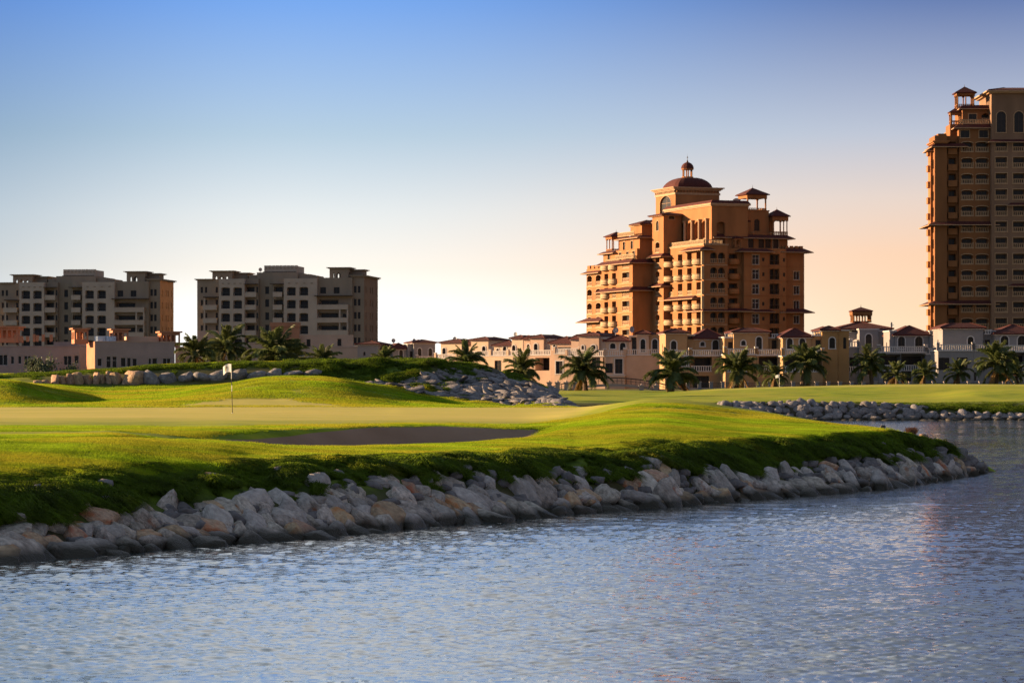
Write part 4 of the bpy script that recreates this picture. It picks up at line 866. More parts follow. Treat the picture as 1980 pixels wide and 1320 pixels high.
T.balus_side(wB(1214), wB(1182), wa + 1.6, zt4 + .4, 'balcony'); T.mass(wa + 3.5, 9, wB(1213), wB(1198), zt4, zz(420)); T.hip(wa + 3.5, 9, wB(1213), wB(1198), zz(420), zz(410), .8)
# upper loggia block between wing and bay
la = .6; l0 = T.B(1263, la) ; l1 = T.B(1219, la); lz = zz(420)
T.mass(la, 12, l0, l1, topM - 2, lz, left=[(l1 - T.B(p, la), zz(466) , 3.6, 4.2, 'Lb', {'depth': 1.4, 'flat': .7}) for p in (1230, 1249)] + [(l1 - T.B(1249, la), topM - 1.9, 3, 1.4, 'w')])
T.cornice(la, 12, l0, l1, lz, .4, .4); T.hip(la, 12, l0, l1, lz + .4, zz(402), .3)
T.done()
# ---------------------------------------------------------------- right tower
Q = Bld('brown_high_rise', 'very tall brown tower block cut by the right edge with rows of white balustrades', 'high rise', 1807.5, 585, 0, 2.4, wall='tower_brown', trim='cream')
qz = lambda y: Q.Z(y); qf = [qz(150 + (1215 - 77.2 * k) / 2.49) for k in range(12)]
a1 = Q.A(1831, 0); a2 = Q.A(1851, 1.2); a3 = Q.A(1917, .3)
zA = qz(262); zB = qz(247)
Q.mass(0, a1, 0, 8, 0, zA, left=[(2 + 2 * i, z + .3, 1.2, 1.9, 'w') for z in qf for i in (0, 2)]); Q.cornice(0, a1, 0, 8, zA - 1.6, .5, .5, 'ochre'); Q.mass(.8, a1, .6, 7, zA - .1, qz(258))
Q.mass(-.5, -.01, 2.5, 6.0, 0, qz(285), wall='ochre'); Q.skirt(-.5, .5, 2.5, 6.0, qz(291), 1.0, .8)
for z in qf: Q.part('balcony', box_balcony_mesh(2.2, .5, 'ochre'), (-.49, 4.2, z), -math.pi / 2)
Q.mass(a1, a2 + .2, 1.2, 14, 0, zA, front=[((a2 - a1) / 2 + .1, z, 1.5, 2.5, 'oR' if 0 else 'oP', {'over': .4, 'pd': .8, 'bm': 'tower_brown', 'depth': 1.2}) for z in qf])
ops = []
for z in qf:
    for p in (1870, 1899): ops.append((Q.A(p, .3) - a2, z + .4, 2.3 if p == 1870 else 2.5, 2.0, 'Lbt', {'depth': .9, 'flat': .35}))
Q.mass(a2 + .2, a3, .3, 14, 0, zB, front=[(o[0] - .2, *o[1:]) for o in ops] + [(Q.A(p, .3) - a2 - .2, qz(266), 1.8, 1.5, 'wt') for p in (1866, 1902)])
for y in (436, 589): Q.skirt(.1, a3, .31, 12, qz(y), 1.5, .9)
Q.skirt(0, 6, 0, 8, qz(285), .8, .8); Q.skirt(a2, a3, .3, 12, zB - .2, 1.0, .9); Q.balus(a2 + .4, a3, .5, zB + .8, 'cream', .95, False)
zC = qz(210)
Q.mass(a2 + 1.2, a3, 2, 12, zB, zC, front=[(2.1, zB + 1.2, 1.6, 1.8, 'wt'), (4.9, zB + 1.2, 2.0, 1.9, 'Lb')]); Q.skirt(a2 + 1.2, a3, 2, 12, zC, .8, .9)
Q.kiosk(Q.A(1868, 2.5), 4.6, zC + .3, 3.6, 2.6, 1.5, n=3, over=.45, fascia=.4); Q.mass(a2 - 1.2, a2 + 1.19, 3, 9, zA, zB + 1.0); Q.kiosk(a2 + .1, 4.6, zB + .9, 2.2, 2.0, 1.0, n=2, over=.3, fascia=.4, fin=False)
a4 = Q.A(2130, -1.2)
ops = []
for z in qf + [qf[-1] + 3.3]:
    for p in (1936, 1970, 2004, 2038, 2072, 2106): ops.append((Q.A(p, -1.2) - Q.A(1917, -1.2), z + .35, 2.4, 2.1, 'obt', {'depth': .9}))
b4 = Q.A(1917, -1.2); zD = qz(182)
Q.mass(b4, a4, -1.2, 14, 0, zD, front=[o for o in ops if o[1] < qz(280)] + [(Q.A(p, -1.2) - b4, qz(257), 1.9, 4.3, 'at') for p in (1936, 1970, 2004, 2038)], wall='tower_pink')
Q.cornice(b4, a4, -1.2, 14, zD, 1.2, .5, 'cream'); Q.hip(b4, a4, -1.2, 14, zD + .5, zD + 1.5, .8, 4); Q.cornice(b4 - .02, a4, -1.2, 14, qz(277), .25, .4, 'cream', 1)
for y, p0, p1 in ((277, 1918, 2100), (399, 1955, 2020), (555, 1958, 2020)): Q.skirt(Q.A(p0, -1.2), Q.A(p1, -1.2), -1.21, 2, qz(y), .9, .7)
Q.done()
# ---------------------------------------------------------------- beige apartment blocks
def block(name, label, x0, y0, D, alpha, off, sc, warm):
    """px positions come from the second block's facade, moved by off"""
    X = lambda zx: x0 + zx / 4.95 * sc + off
    Y = lambda zy: y0 + zy / 4.95 * sc
    b = Bld(name, label, 'apartment block', X(560), D, alpha, 2.2, 'beige apartment blocks on the left', wall='beige', trim='beige_light')
    g = lambda y: b.Z(Y(y)); A = lambda zx, bb=0: b.A(X(zx), bb); rows = [g(355), g(478), g(603), g(722), g(846)]; fh = abs(rows[1] - rows[0]); dpt = 16
    def seg(x0, x1, bb, ytop, ops, wall=None, d=dpt):
        a0, a1 = A(x0, bb), A(x1, bb); b.mass(a0, a1, bb, d, 0, g(ytop), front=[(A(px, bb) - a0, z, w, h, k, *e) for px, z, w, h, k, *e in ops], wall=wall); return a0, a1
    e1 = {'depth': 1.1, 'rail': 'steel', 'style': 'r', 'bh': .8}
    small = lambda px, rs=rows, w=.6: [(px, z + .8, w, 1.5, 'w') for z in rs]
    seg(105, 245, 1.2, 205, small(150) + small(190))
    seg(245, 312, 1.2, 200, small(293))
    for z in rows[1:]:
        b.part('balcony', box_balcony_mesh(round(A(305) - A(172), 1), 1.6, 'beige_light'), ((A(305, 1.2) + A(172, 1.2)) / 2, 1.2, z - .1), 0)
        b.w.box(A(172), -.25, z, A(172) + .3, .05, z + fh - .3, 'beige_light')
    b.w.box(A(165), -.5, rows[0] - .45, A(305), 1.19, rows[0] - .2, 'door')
    seg(312, 558, 0, 192, [(p, z, 2.25, 2.15, 'Lb', dict(e1, flat=.3)) for z in rows for p in (377, 492)], 'beige_light')
    seg(559, 692, 1.6, 190, [(612, z, 2.3, 2.3, 'o', e1) for z in rows] + small(680, w=.45))
    seg(692, 832, 2.6, 188, [(775, z + .5, 1.0, 1.9, 'w') for z in rows])
    seg(832, 934, 1.6, 188, [(884, z, 2.3, 2.3, 'o', e1) for z in rows])
    for z in rows:
        for p, w in ((620, 3.2), (884, 2.4)): b.part('balcony', box_balcony_mesh(w, 1.4, 'beige_light'), (A(p, 1.6), 1.6, z - .1), 0)
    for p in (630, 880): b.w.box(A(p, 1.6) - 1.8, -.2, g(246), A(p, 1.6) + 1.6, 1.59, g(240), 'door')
    seg(934, 1252, 0, 192, [(p, z, 2.25, 2.15, 'Lb', dict(e1, flat=.3)) for z in rows for p in (1006, 1125)], 'beige_light')
    a0, a1 = seg(1252, 1590, 1.2, 185, [(1310, rows[0] + .5, 1.5, 1.6, 'w'), (1440, rows[0] + .5, 1.5, 1.6, 'w')] + [(1365, z, 5.0, 2.2, 'ob', e1) for z in rows[1:]] + [(1515, z, 1.0, 2.0, 'a') for z in rows[2:]])
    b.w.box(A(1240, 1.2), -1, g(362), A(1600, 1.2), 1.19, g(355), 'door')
    for z in rows[1:]: b.part('balcony', box_balcony_mesh(round(A(1555) - A(1258), 1), 1.3, 'beige_light'), ((A(1555, 1.2) + A(1258, 1.2)) / 2, 1.2, z - .1), 0)
    for z in rows[2:]:
        for p in (1478, 1552): b.w.box(A(p, 1.2) - .18, .02, z + .9, A(p, 1.2) + .18, .4, z + fh - .3, 'beige_light')
    a0 = A(1590, 2.0); a1 = A(1703, 2.0); L_ = b.B(X(1835), a1) ; L_ = min(max(abs(L_), 8), 24)
    b.mass(a0, a1, 2.0, L_, 0, g(180), front=[(A(p, 2.0) - a0, z + .7, .7, 1.7, 'w') for z in rows for p in (1618, 1655)], right=[(q, z + .7, .7, 1.7, 'w') for z in rows for q in (2.5, (L_ - 2) * .45, (L_ - 2) * .6, L_ - 4.2)], walls={'right': warm})  # right end wall takes a warmer colour, standing in for sunlight
    b.cornice(a0, a1, 2.0, L_, g(180), .7, .5, 'beige'); b.cornice(A(105, 1.2), A(244, 1.2), 1.2, dpt, g(205), .6, .4, 'beige')
    for x0_, x1_, yt in ((312, 558, 192), (934, 1252, 192)):
        for i in range(4): xx = x0_ + (x1_ - x0_) * (i + .7) / 4.4; b.w.box(A(xx) - .28, -.1, g(243), A(xx) + .28, .0, g(232), 'beige')
    # roof towers with see-through arches
    def tower(x0, x1, yb, yt, arches, bb, dd):
        a0, a1 = A(x0, bb), A(x1, bb); z0, z1 = g(yb), g(yt)
        zt = z1 - .9; zo = zt - 1.9; b.mass(a0, a1, bb, bb + dd, z0 - 1, zo, top=True)
        xs = [a0] + sum([[A(c, bb) - w / 2, A(c, bb) + w / 2] for c, w in arches], []) + [a1]
        for i in range(0, len(xs), 2):
            for y_ in (bb, bb + dd - .5): b.w.box(xs[i], y_, zo - .01, xs[i + 1], y_ + .5, zt, 'beige')
        for c, w in arches:
            for y_ in (bb, bb + dd - .5):
                for sg in (-1, 1):
                    m_ = b.w; u = A(c, bb); m_.poly([(u + sg * w / 2, y_, zt - .5), (u + sg * w / 2, y_, zt), (u + sg * .0, y_, zt)], 'beige'); m_.poly([(u + sg * w / 2, y_ + .5, zt - .5), (u + sg * w / 2, y_ + .5, zt), (u + sg * .0, y_ + .5, zt)], 'beige')
        b.w.box(a0, bb + .01, zt - .005, a1, bb + dd - .01, z1, 'beige'); b.cornice(a0, a1, bb, bb + dd, z1, .7, .35, 'beige')
    tower(250, 440, 200, 124, [(288, .5), (338, 1.2), (390, .5)], 2, 6); tower(441, 588, 190, 140, [(490, .8), (575, .6)], 5, 5)
    tower(1372, 1552, 180, 98, [(1415, .4), (1458, 1.2)], 2, 6); tower(1553, 1692, 180, 115, [(1592, .9)], 5, 5)
    b.mass(A(675, 3), A(1065, 3), 3.1, 14, g(192) - .5, g(128)); b.mass(A(600, 4), A(674, 4), 4, 12, g(192) - .5, g(150)); b.mass(A(1066, 4), A(1180, 4), 4, 12, g(192) - .5, g(145)); b.mass(A(1181, 4), A(1255, 4), 4, 12, g(192) - .5, g(160))
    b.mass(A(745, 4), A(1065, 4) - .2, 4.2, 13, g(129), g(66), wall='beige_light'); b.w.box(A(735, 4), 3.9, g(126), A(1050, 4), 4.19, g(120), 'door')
    for i in range(9): xx = 760 + 290 * i / 8; b.w.box(A(xx, 4) - .25, 4.08, g(92), A(xx, 4) + .25, 4.19, g(80), 'beige'); b.w.box(A(xx, 4) - .42, 4.2, g(66), A(xx, 4) + .42, 4.6, g(60), 'beige_light')
    b.dish(A(710, 4), 4, g(130), .5, .8, R(40)) if off == 0 else b.mass(A(640, 5), A(670, 5), 5, 8, g(150), g(138))
    b.done()
block('beige_apartment_block', 'grey beige apartment block with roof towers behind the palms, nearer the tall orange tower', 360, 500, 720, -8, 0, 1.0, 'tower_pink')
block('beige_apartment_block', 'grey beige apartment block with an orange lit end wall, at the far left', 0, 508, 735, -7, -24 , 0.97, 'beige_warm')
# ---------------------------------------------------------------- villas
class V(Bld):
    def blk(s, x0, x1, yt, b0, d, front=(), left=(), right=(), wall=None, z0=0, ap=None, over=.45, corn=True, ins=None):
        """front-face block between photo columns; front = (px, y_bottom, w, h, kind, extra)"""
        a0, a1 = s.A(x0, b0), s.A(x1, b0); ym = (a0 + a1) / 2; z1 = s.Z(yt, ym, b0)
        f = [(s.A(o[0], b0) - a0, s.Z(o[1], ym, b0), *o[2:]) for o in front]
        s.mass(a0, a1, b0, b0 + d, z0, z1, front=f, left=left, right=right, wall=wall)
        if ap is not None: s.hip(a0, a1, b0, b0 + d, z1, s.Z(ap, ym, b0 + d / 2), over, ins)
        elif corn: s.cornice(a0, a1, b0, b0 + d, z1, .12, .18, None, 1)
        return a0, a1, z1
G = 'villas in front of the towers'
z5 = lambda zx: 680 + zx / 3.96
y5 = lambda zy: 600 + zy / 3.96
z6 = lambda zx: 1100 + zx / 4.304
y6 = lambda zy: 600 + zy / 4.304
z7 = lambda zx: 1520 + zx / 4.304
y7 = lambda zy: 580 + zy / 4.304
# far row, left of the sky gap
v = V('villa', 'white villa with one red hip roof, just right of the beige apartment block', 'villa', 722, 600, -12, 2.2, G, wall='villa_white')
v.blk(z5(45), z5(205), y5(262), 0, 9, [(z5(97), y5(345), .5, .8, 'a')], ap=y5(235)); v.blk(z5(-60), z5(45), y5(275), 1, 7); v.dish(v.A(z5(320), 5), 5, v.Z(y5(265)), .45, 1, .5); v.blk(z5(206), z5(310), y5(300), 2, 6, ap=y5(262)); v.done()
v = V('villa', 'small pale villa pair with red hip roofs left of the gap of open sky', 'villa', 800, 600, 14, 2.2, G, wall='villa_white')
v.blk(z5(312), z5(428), y5(298), 1.5, 8, [(z5(378), y5(365), .8, 1.8, 'at')], ap=y5(250)); v.blk(z5(428), z5(478), y5(262), 1, 7, [(z5(458), y5(370), .7, 1.6, 'w')])
v.blk(z5(475), z5(640), y5(250), 0, 8, [(z5(520), y5(362), .8, 2.0, 'at'), (z5(602), y5(362), .8, 2.0, 'at')], left=[(3, 5, .8, 1.8, 'a')], ap=y5(224)); v.blk(z5(500), z5(560), y5(362), -2, 2, corn=False); v.balus(v.A(z5(500), -2), v.A(z5(640), -2), -1.9, v.Z(y5(385)))
v.dish(v.A(z5(478), 2), 2, v.Z(y5(262)), .4, .9, .3); v.done()
# row 850-1120, turned toward the sun
def twin(name_lab, D, al, wall, blocks, px0, base=(), tr='whitetrim', dishes=(), spans=()):
    v = V('villa', name_lab, 'villa', px0, D, al, 2.2, G, wall=wall, trim=tr)
    for (x0, x1, yt, ap, b, d, f) in blocks: v.blk(x0, x1, yt, b, d, f, left=[(d / 2, v.Z(f[0][1]) if f else 5, .8, 1.8, 'a')], ap=ap)
    for (x0, x1, yt, f) in base:
        a0, a1, z1 = v.blk(x0, x1, yt, -2.6, 6, f); v.balus(a0, a1, -2.5, z1 + .1)
        v.balus_side(-2.4, 1.2, a0 + .1, z1 + .1)
    for (x, y, b) in dishes: v.dish(v.A(x, b), b, v.Z(y), .45, .9, rng.uniform(-.6, .6))
    v.done(); return v
ow = lambda x, yb, w=.9, h=2.0, k='at': (x, yb, w, h, k)
twin('small cream villa with a red hip roof, first one right of the sky gap', 590, -34, 'villa_cream', [(z5(682), z5(842), y5(250), y5(217), 0, 7, [ow(z5(708), y5(360))]), (z5(790), z5(868), y5(285), y5(250), 1.5, 6, [])], z5(760),
     [(z5(640), z5(800), y5(372), [])], dishes=[(z5(790), y5(250), 2)])
twin('cream villa with a wide red roof behind the palm on the mound crest', 570, -34, 'villa_cream', [(z5(915), z5(1046), y5(230), y5(203), 0, 7, [ow(z5(1012), y5(350))]), (z5(870), z5(914), y5(268), y5(236), 2, 6, [])], z5(980),
     [(z5(880), z5(1130), y5(352), [])])
twin('cream villa with a low red roof beside a taller block, third from the sky gap', 550, -34, 'villa_cream', [(z5(1090), z5(1226), y5(272), y5(232), 1, 7, [ow(z5(1118), y5(330), .6, 1), ow(z5(1172), y5(348))]), (z5(1226), z5(1312), y5(218), y5(190), 0, 7, [ow(z5(1240), y5(345))]), ], z5(1200),
     [(z5(1060), z5(1330), y5(350), [(z5(1120), y5(470), 1.6, 2.2, 'w')])], dishes=[(z5(1255), y5(218), 2)])
twin('cream villa with a pointed red roof above a dark carport opening', 535, -34, 'villa_pink', [(z5(1368), z5(1470), y5(215), y5(185), 0, 7, [ow(z5(1410), y5(335))]), (z5(1318), z5(1366), y5(224), y5(192), 1, 6, [ow(z5(1356), y5(340))]), (z5(1471), z5(1520), y5(225), None, .5, 6, [])], z5(1420),
     [(z5(1340), z5(1550), y5(346), [(z5(1460), y5(460), 3.2, 2.4, 'o', {'depth': 2.5})])])
twin('pink villa with a long low red roof and a tall framed window below its terrace', 520, -32, 'villa_pink', [(z5(1522), z5(1680), y5(256), y5(200), 1, 8, [ow(z5(1552), y5(300), .6, .9), ow(z5(1640), y5(330), 3.5, 1.2, 'w')]), (z5(1681), z5(1740), y5(225), y5(186), 0, 6, [])], z5(1620),
     [(z5(1552), z5(1745), y5(334), [(z5(1590), y5(485), 1.5, 2.3, 'wt')])])
twin('pink villa with a broad red hip roof at the left foot of the orange tower', 490, -28, 'villa_pink', [(z6(85), z6(250), y6(214), y6(184), 0, 8, [ow(z6(116), y6(325), .5, .7), ow(z6(204), y6(322), .9, .7)]), (z6(251), z6(300), y6(235), None, .5, 6, [ow(z6(290), y6(262), .7, .7, 'w')])], z6(200),
     [(z6(-20), z6(300), y6(385), [(z6(310), y6(470), 1.2, 2, 'w'), (z6(60), y6(480), 1.6, 2.3, 'w'), (z6(225), y6(480), 1.6, 2.3, 'w')])])
v = V('villa', 'pink villa with a big blank lower wall and a sloping red roof', 'villa', z6(470), 470, -9, 2.2, G, wall='villa_pink')
v.blk(z6(305), z6(500), y6(262), 1, 8, [(z6(365), y6(318), .9, .9, 'at'), (z6(448), y6(345), .95, 2.1, 'at')], ap=y6(205)); v.blk(z6(501), z6(570), y6(218), .6, 7, [(z6(540), y6(248), .9, .7, 'w'), (z6(543), y6(372), .8, 2.6, 'w')])
v.blk(z6(567), z6(665), y6(200), 0, 8, [(z6(616), y6(345), .8, 2.1, 'at')], ap=y6(168)); v.blk(z6(666), z6(770), y6(202), .3, 8, [(z6(716), y6(345), .9, 2.1, 'at')], wall='villa_ochre', corn=False)
a0, a1, z1 = v.blk(z6(300), z6(466), y6(385), -2.6, 6, [(z6(415), y6(525), 1.25, 2.4, 'wt'), (z6(335), y6(520), 1.2, 1.6, 'w')]); v.balus(a0, a1, -2.5, z1 + .1)
a0, a1, z1 = v.blk(z6(467), z6(800), y6(376), -2.4, 6, [], wall='tower_pink' if 0 else 'villa_pink'); v.balus(a0, a1, -2.3, z1 + .1); v.blk(z6(300), z6(465), y6(545), -3.6, 1)
v.dish(v.A(z6(390), 3), 3, v.Z(y6(212)), .5, 1.0, .4); v.dish(v.A(z6(525), 3), 3, v.Z(y6(205)), .55, 1.0, .9); v.done()
def ochre_villa(label, px0, blocks, lower, ground, terr, wall, al, D, dishes=(), pars=()):
    v = V('villa', label, 'villa', px0, D, al, 2.2, G, wall=wall)
    for b in blocks:
        x0, x1, yt, ap, bb, d, f = b[:7]; v.blk(x0, x1, yt, bb, d, f, ap=ap, wall=b[7] if len(b) > 7 else None, left=[(d / 2, v.Z(yt) - 3.4, .8, 1.8, 'a')], ins=b[8] if len(b) > 8 else None)
    for x0, x1, yt, f in lower:
        a0, a1, z1 = v.blk(x0, x1, yt, -2.6, 6, f)
        v.balus(a0, a1, -2.45, z1 + .1)
    for x0, x1, y, n in pars:
        a0, a1 = v.A(x0, 0), v.A(x1, 0); v.balus(a0, a1, .1, v.Z(y) , h=.75, piers=False)
    for (x, y, b, r) in dishes: v.dish(v.A(x, b), b, v.Z(y), r, .9, rng.uniform(-.9, .9))
    v.done(); return v
ochre_villa('ochre villa with a steep red roof, at the foot of the round balconies', z6(1050), [
    (z6(805), z6(985), y6(190), y6(153), 0, 8, [ow(z6(872), y6(325), .9, 1.4)]), (z6(986), z6(1045), y6(210), None, 1, 6, [(z6(1010), y6(240), .9, .6, 'w')]),
    (z6(1046), z6(1292), y6(240), y6(155), 1, 9, [ow(z6(1112), y6(298), .7, .7), ow(z6(1220), y6(332), 1.0, 2.0), (z6(1000), y6(340), .9, 1.2, 'w')])],
    [(z6(800), z6(1010), y6(385), [(z6(925), y6(470), 3.2, 2.2, 'ob', {'depth': 2}) ]), (z6(1012), z6(1300), y6(382), [(z6(1095), y6(510), 3.7, 2.6, 'ob', {'depth': 2.4, 'dx': .6}), (z6(1100), y6(665), 2.6, 2.3, 'o', {'depth': .6, 'back': 'dark'})])], None, None, 'villa_ochre', 4, 455)
ochre_villa('ochre villa with a flat topped red roof and a dark balcony opening', z6(1500), [
    (z6(1293), z6(1372), y6(228), None, 1, 6, [(z6(1345), y6(325), .8, 1.2, 'w')]), (z6(1372), z6(1660), y6(186), y6(148), 0, 8, [ow(z6(1452), y6(292), .7, .8), ow(z6(1582), y6(330), .9, 2.1)], 'villa_ochre', 2.4), (z6(1661), z6(1745), y6(232), None, .6, 7, [(z6(1708), y6(330), .8, 1.6, 'w')])],
    [(z6(1302), z6(1560), y6(372), [(z6(1400), y6(515), 3.2, 2.4, 'ob', {'depth': 2.2})]), (z6(1562), z6(1800), y6(378), [(z6(1690), y6(510), 4.2, 2.7, 'ob', {'depth': 2.4})])], None, None, 'villa_ochre', 4, 450, pars=[(z6(1296), z6(1368), y6(232), 0), (z6(1684), z6(1742), y6(232), 0)])
v = ochre_villa('ochre villa with a bright orange right wall and a tall narrow arched window', z7(300), [
    (z7(-28), z7(208), y7(312), y7(236), .6, 9, [ow(z7(30), y7(405), .9, 2.0), ow(z7(135), y7(405), .9, 2.0)]), (z7(209), z7(299), y7(300), None, .8, 7, [(z7(267), y7(400), .85, 1.3, 'w')]),
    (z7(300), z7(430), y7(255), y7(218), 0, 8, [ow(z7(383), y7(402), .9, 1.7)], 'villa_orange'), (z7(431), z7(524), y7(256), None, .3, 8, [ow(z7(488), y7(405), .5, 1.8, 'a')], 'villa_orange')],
    [(z7(-28), z7(305), y7(470), [(z7(75), y7(600), 3.4, 2.3, 'ob', {'depth': 2.2}), (z7(245), y7(600), 2.6, 2.3, 'ob', {'depth': 2})])], None, None, 'villa_ochre', 3, 445, pars=[(z7(214), z7(296), y7(300), 0)])
v2 = V('villa', 'white villa under a wide dark red roof topped by an open columned pavilion', 'villa', z7(650), 462, 2, 2.2, G, wall='villa_white')
a0, a1 = v2.A(z7(445), 3), v2.A(z7(870), 3); zr = v2.Z(y7(245), 0, 3); v2.hip(a0, a1, 3, 17, zr, v2.Z(y7(183), 0, 10), .5, 5.4)
v2.blk(z7(610), z7(770), y7(247), 0, 8, [ow(z7(687), y7(385), 1.0, 2.0), (z7(660), y7(620), 1.6, 2.2, 'w')]); v2.blk(z7(771), z7(862), y7(262), 1, 7, [(z7(828), y7(400), .95, 1.5, 'w')])
v2.blk(z7(524), z7(609), y7(395), .5, 6, [(z7(560), y7(600), 1.6, 2.4, 'ob', {'depth': 1.5})]); v2.w.box(v2.A(z7(525), 1), 3, v2.Z(y7(300)), v2.A(z7(612), 1), 8, v2.Z(y7(262)), 'villa_white')
for p_ in (z7(530), z7(548)): v2.t.cyl(v2.A(p_, 1), 1, v2.Z(y7(395)), v2.Z(y7(320)), .14, n=8, m='whitetrim')
v2.w.poly([(v2.A(z7(525), 3), 2.99, v2.Z(y7(300))), (v2.A(z7(612), 3), 2.99, v2.Z(y7(300))), (v2.A(z7(612), 3), 2.99, v2.Z(y7(318))), (v2.A(z7(575), 3), 2.99, v2.Z(y7(326))), (v2.A(z7(540), 3), 2.99, v2.Z(y7(345))), (v2.A(z7(525), 3), 2.99, v2.Z(y7(345)))], 'villa_white')
v2.balus(v2.A(z7(526), 0), v2.A(z7(608), 0), .7, v2.Z(y7(393)))
v2.kiosk(v2.A(z7(622), 10), 10, v2.Z(y7(186), 0, 10), 3.1, 1.1, .78, n=4, base=.2, over=.22, fascia=.5, mt='tower_brown'); v2.balus(v2.A(z7(798), 1), v2.A(z7(860), 1), 1.2, v2.Z(y7(292), 0, 1), h=.75, piers=False); v2.dish(v2.A(z7(878), 3), 3, v2.Z(y7(250)), .5, .9, 1.1); v2.done()
v = ochre_villa('white villa with two arched windows under a pointed red roof, behind the two smallest palms', z7(1050), [
    (z7(863), z7(915), y7(262), None, 1.2, 6, []), (z7(905), z7(1195), y7(297), y7(214), 1, 9, [ow(z7(960), y7(402), 1.1, 2.0), ow(z7(1105), y7(402), 1.2, 2.0)]), (z7(1196), z7(1302), y7(262), None, .6, 7, [(z7(1250), y7(386), 1.0, 1.0, 'w')])],
    [(z7(772), z7(1165), y7(440), [(z7(860), y7(590), 3.6, 2.6, 'ob', {'depth': 2.5}), (z7(1062), y7(590), 4.0, 2.7, 'ob', {'depth': 2.5}), (z7(850), y7(690), 1.6, 1.9, 'w'), (z7(1000), y7(690), 1.6, 1.9, 'w')]), (z7(1166), z7(1264), y7(455), [])], None, None, 'villa_white', 2, 450, pars=[(z7(1218), z7(1282), y7(292), 0)])
v = ochre_villa('white villa with two square dark windows on its plain lower wall', z7(1450), [
    (z7(1303), z7(1640), y7(237), y7(193), 0, 8, [(z7(1370), y7(425), .28, 2.0, 'w'), ow(z7(1535), y7(385), .9, 1.5)], 'villa_white', 2.2), (z7(1641), z7(1740), y7(262), None, .8, 7, [(z7(1675), y7(400), .8, 1.3, 'w')])],
    [(z7(1265), z7(1560), y7(425), [(z7(1315), y7(582), 1.65, 1.9, 'w'), (z7(1466), y7(580), 1.65, 1.9, 'w')]), (z7(1561), z7(1760), y7(425), [(z7(1550), y7(670), 1.2, 1.3, 'w')])], None, None, 'villa_white', 2, 440, pars=[(z7(1652), z7(1715), y7(285), 0)])
v = ochre_villa('white villa with a long balustraded terrace at the right edge of the picture', z7(1900), [
    (z7(1745), z7(2120), y7(286), y7(204), .6, 9, [ow(z7(1818), y7(388), 1.2, 1.7), ow(z7(1962), y7(388), 1.3, 1.7), ow(z7(2080), y7(388), 1.2, 1.7)])],
    [(z7(1762), z7(2120), y7(432), [(z7(1925), y7(590), 5, 2.9, 'ob', {'depth': 2.6}), (z7(2060), y7(590), 2.5, 2.7, 'ob', {'depth': 2.6}), (z7(1800), y7(680), 1.5, 1.3, 'w')])], None, None, 'villa_white', 2, 438)
# left: flat roofed pink houses with wind towers
zl = lambda zx: zx / 5.21
yl = lambda zy: 500 + zy / 5.21
GL = 'flat roofed pink houses on the left'
def wind_box(v, x0, x1, yb, yt, b, d=4):
    a0, a1 = v.A(x0, b), v.A(x1, b); z0, z1 = v.Z(yb, 0, b), v.Z(yt, 0, b); h = z1 - z0
    v.mass(a0, a1, b, b + d, z0 - .5, z0 + h * .12, wall='terracotta')
    n = max(3, int((a1 - a0) / .8))
    for i in range(n + 1):
        x = a0 + (a1 - a0 - .28) * i / n; v.w.box(x, b, z0 + h * .12 - .01, x + .28, b + .3, z1 - h * .3, 'terracotta')
        y_ = b + .31 + (d - .62) * i / n; v.w.box(a0, y_, z0 + h * .12 - .01, a0 + .28, y_ + .28, z1 - h * .3, 'terracotta')
    v.w.box(a0 + .6, b + .9, z0, a1 - .6, b + d - .3, z1 - h * .3, 'terracotta')
    v.w.box(a0, b, z1 - h * .31, a1, b + d, z1 - .25, 'terracotta'); v.w.box(a0 - .35, b - .35, z1 - .25, a1 + .35, b + d + .35, z1, 'terracotta')
def pink_house(label, px0, D, al, x0, x1, yt, wins, boxes, extra=None, wall='pinkwall', walls=None, d=12):
    v = V('flat_roofed_house', label, 'house', px0, D, al, 2.2, GL, wall=wall, trim='villa_pink')
    a0, a1 = v.A(x0, 0), v.A(x1, 0); z1 = v.Z(yt)
    v.mass(a0, a1, 0, d, 0, z1, front=[(v.A(x, 0) - a0, v.Z(yb), w, h, k, {'frame': 'whitetrim'}) for x, yb, w, h, k in wins], walls=walls)
    v.w.box(a0 - .08, -.08, z1 - .01, a1 + .08, .25, z1 + .12, wall)
    for bx in boxes: wind_box(v, *bx)
    if extra: extra(v)
    v.done(); return v
def ex1(v):
    for x in (140, 200, 262, 330, 360, 420, 500): v.w.box(v.A(zl(x), 1), 1, v.Z(yl(835)), v.A(zl(x + 26), 1), 1.4, v.Z(yl(835)) + rng.uniform(.8, 1.5), 'terracotta')
    v.mass(v.A(zl(540), 2), v.A(zl(800), 2), 2, 8, v.Z(yl(880)), v.Z(yl(838), 0, 2), front=[(3, v.Z(yl(905)) + .2, .6, .5, 'w')])
pink_house('long pink grey flat roofed house with a terracotta wind tower at the left edge', zl(400), 500, -3, -330, zl(806), yl(885), [(zl(30), yl(1075), 1.6, 1.9, 'w'), (zl(124), yl(1060), .6, 1.4, 'w'), (zl(198), yl(1060), .6, 1.4, 'w'), (zl(275), yl(1075), 1.2, 1.7, 'w'), (zl(680), yl(1075), 1.4, 1.7, 'w'), (zl(770), yl(1060), .8, 1.5, 'w')],
           [(zl(-40), zl(180), yl(815), yl(678), 3, 4.5)], ex1)
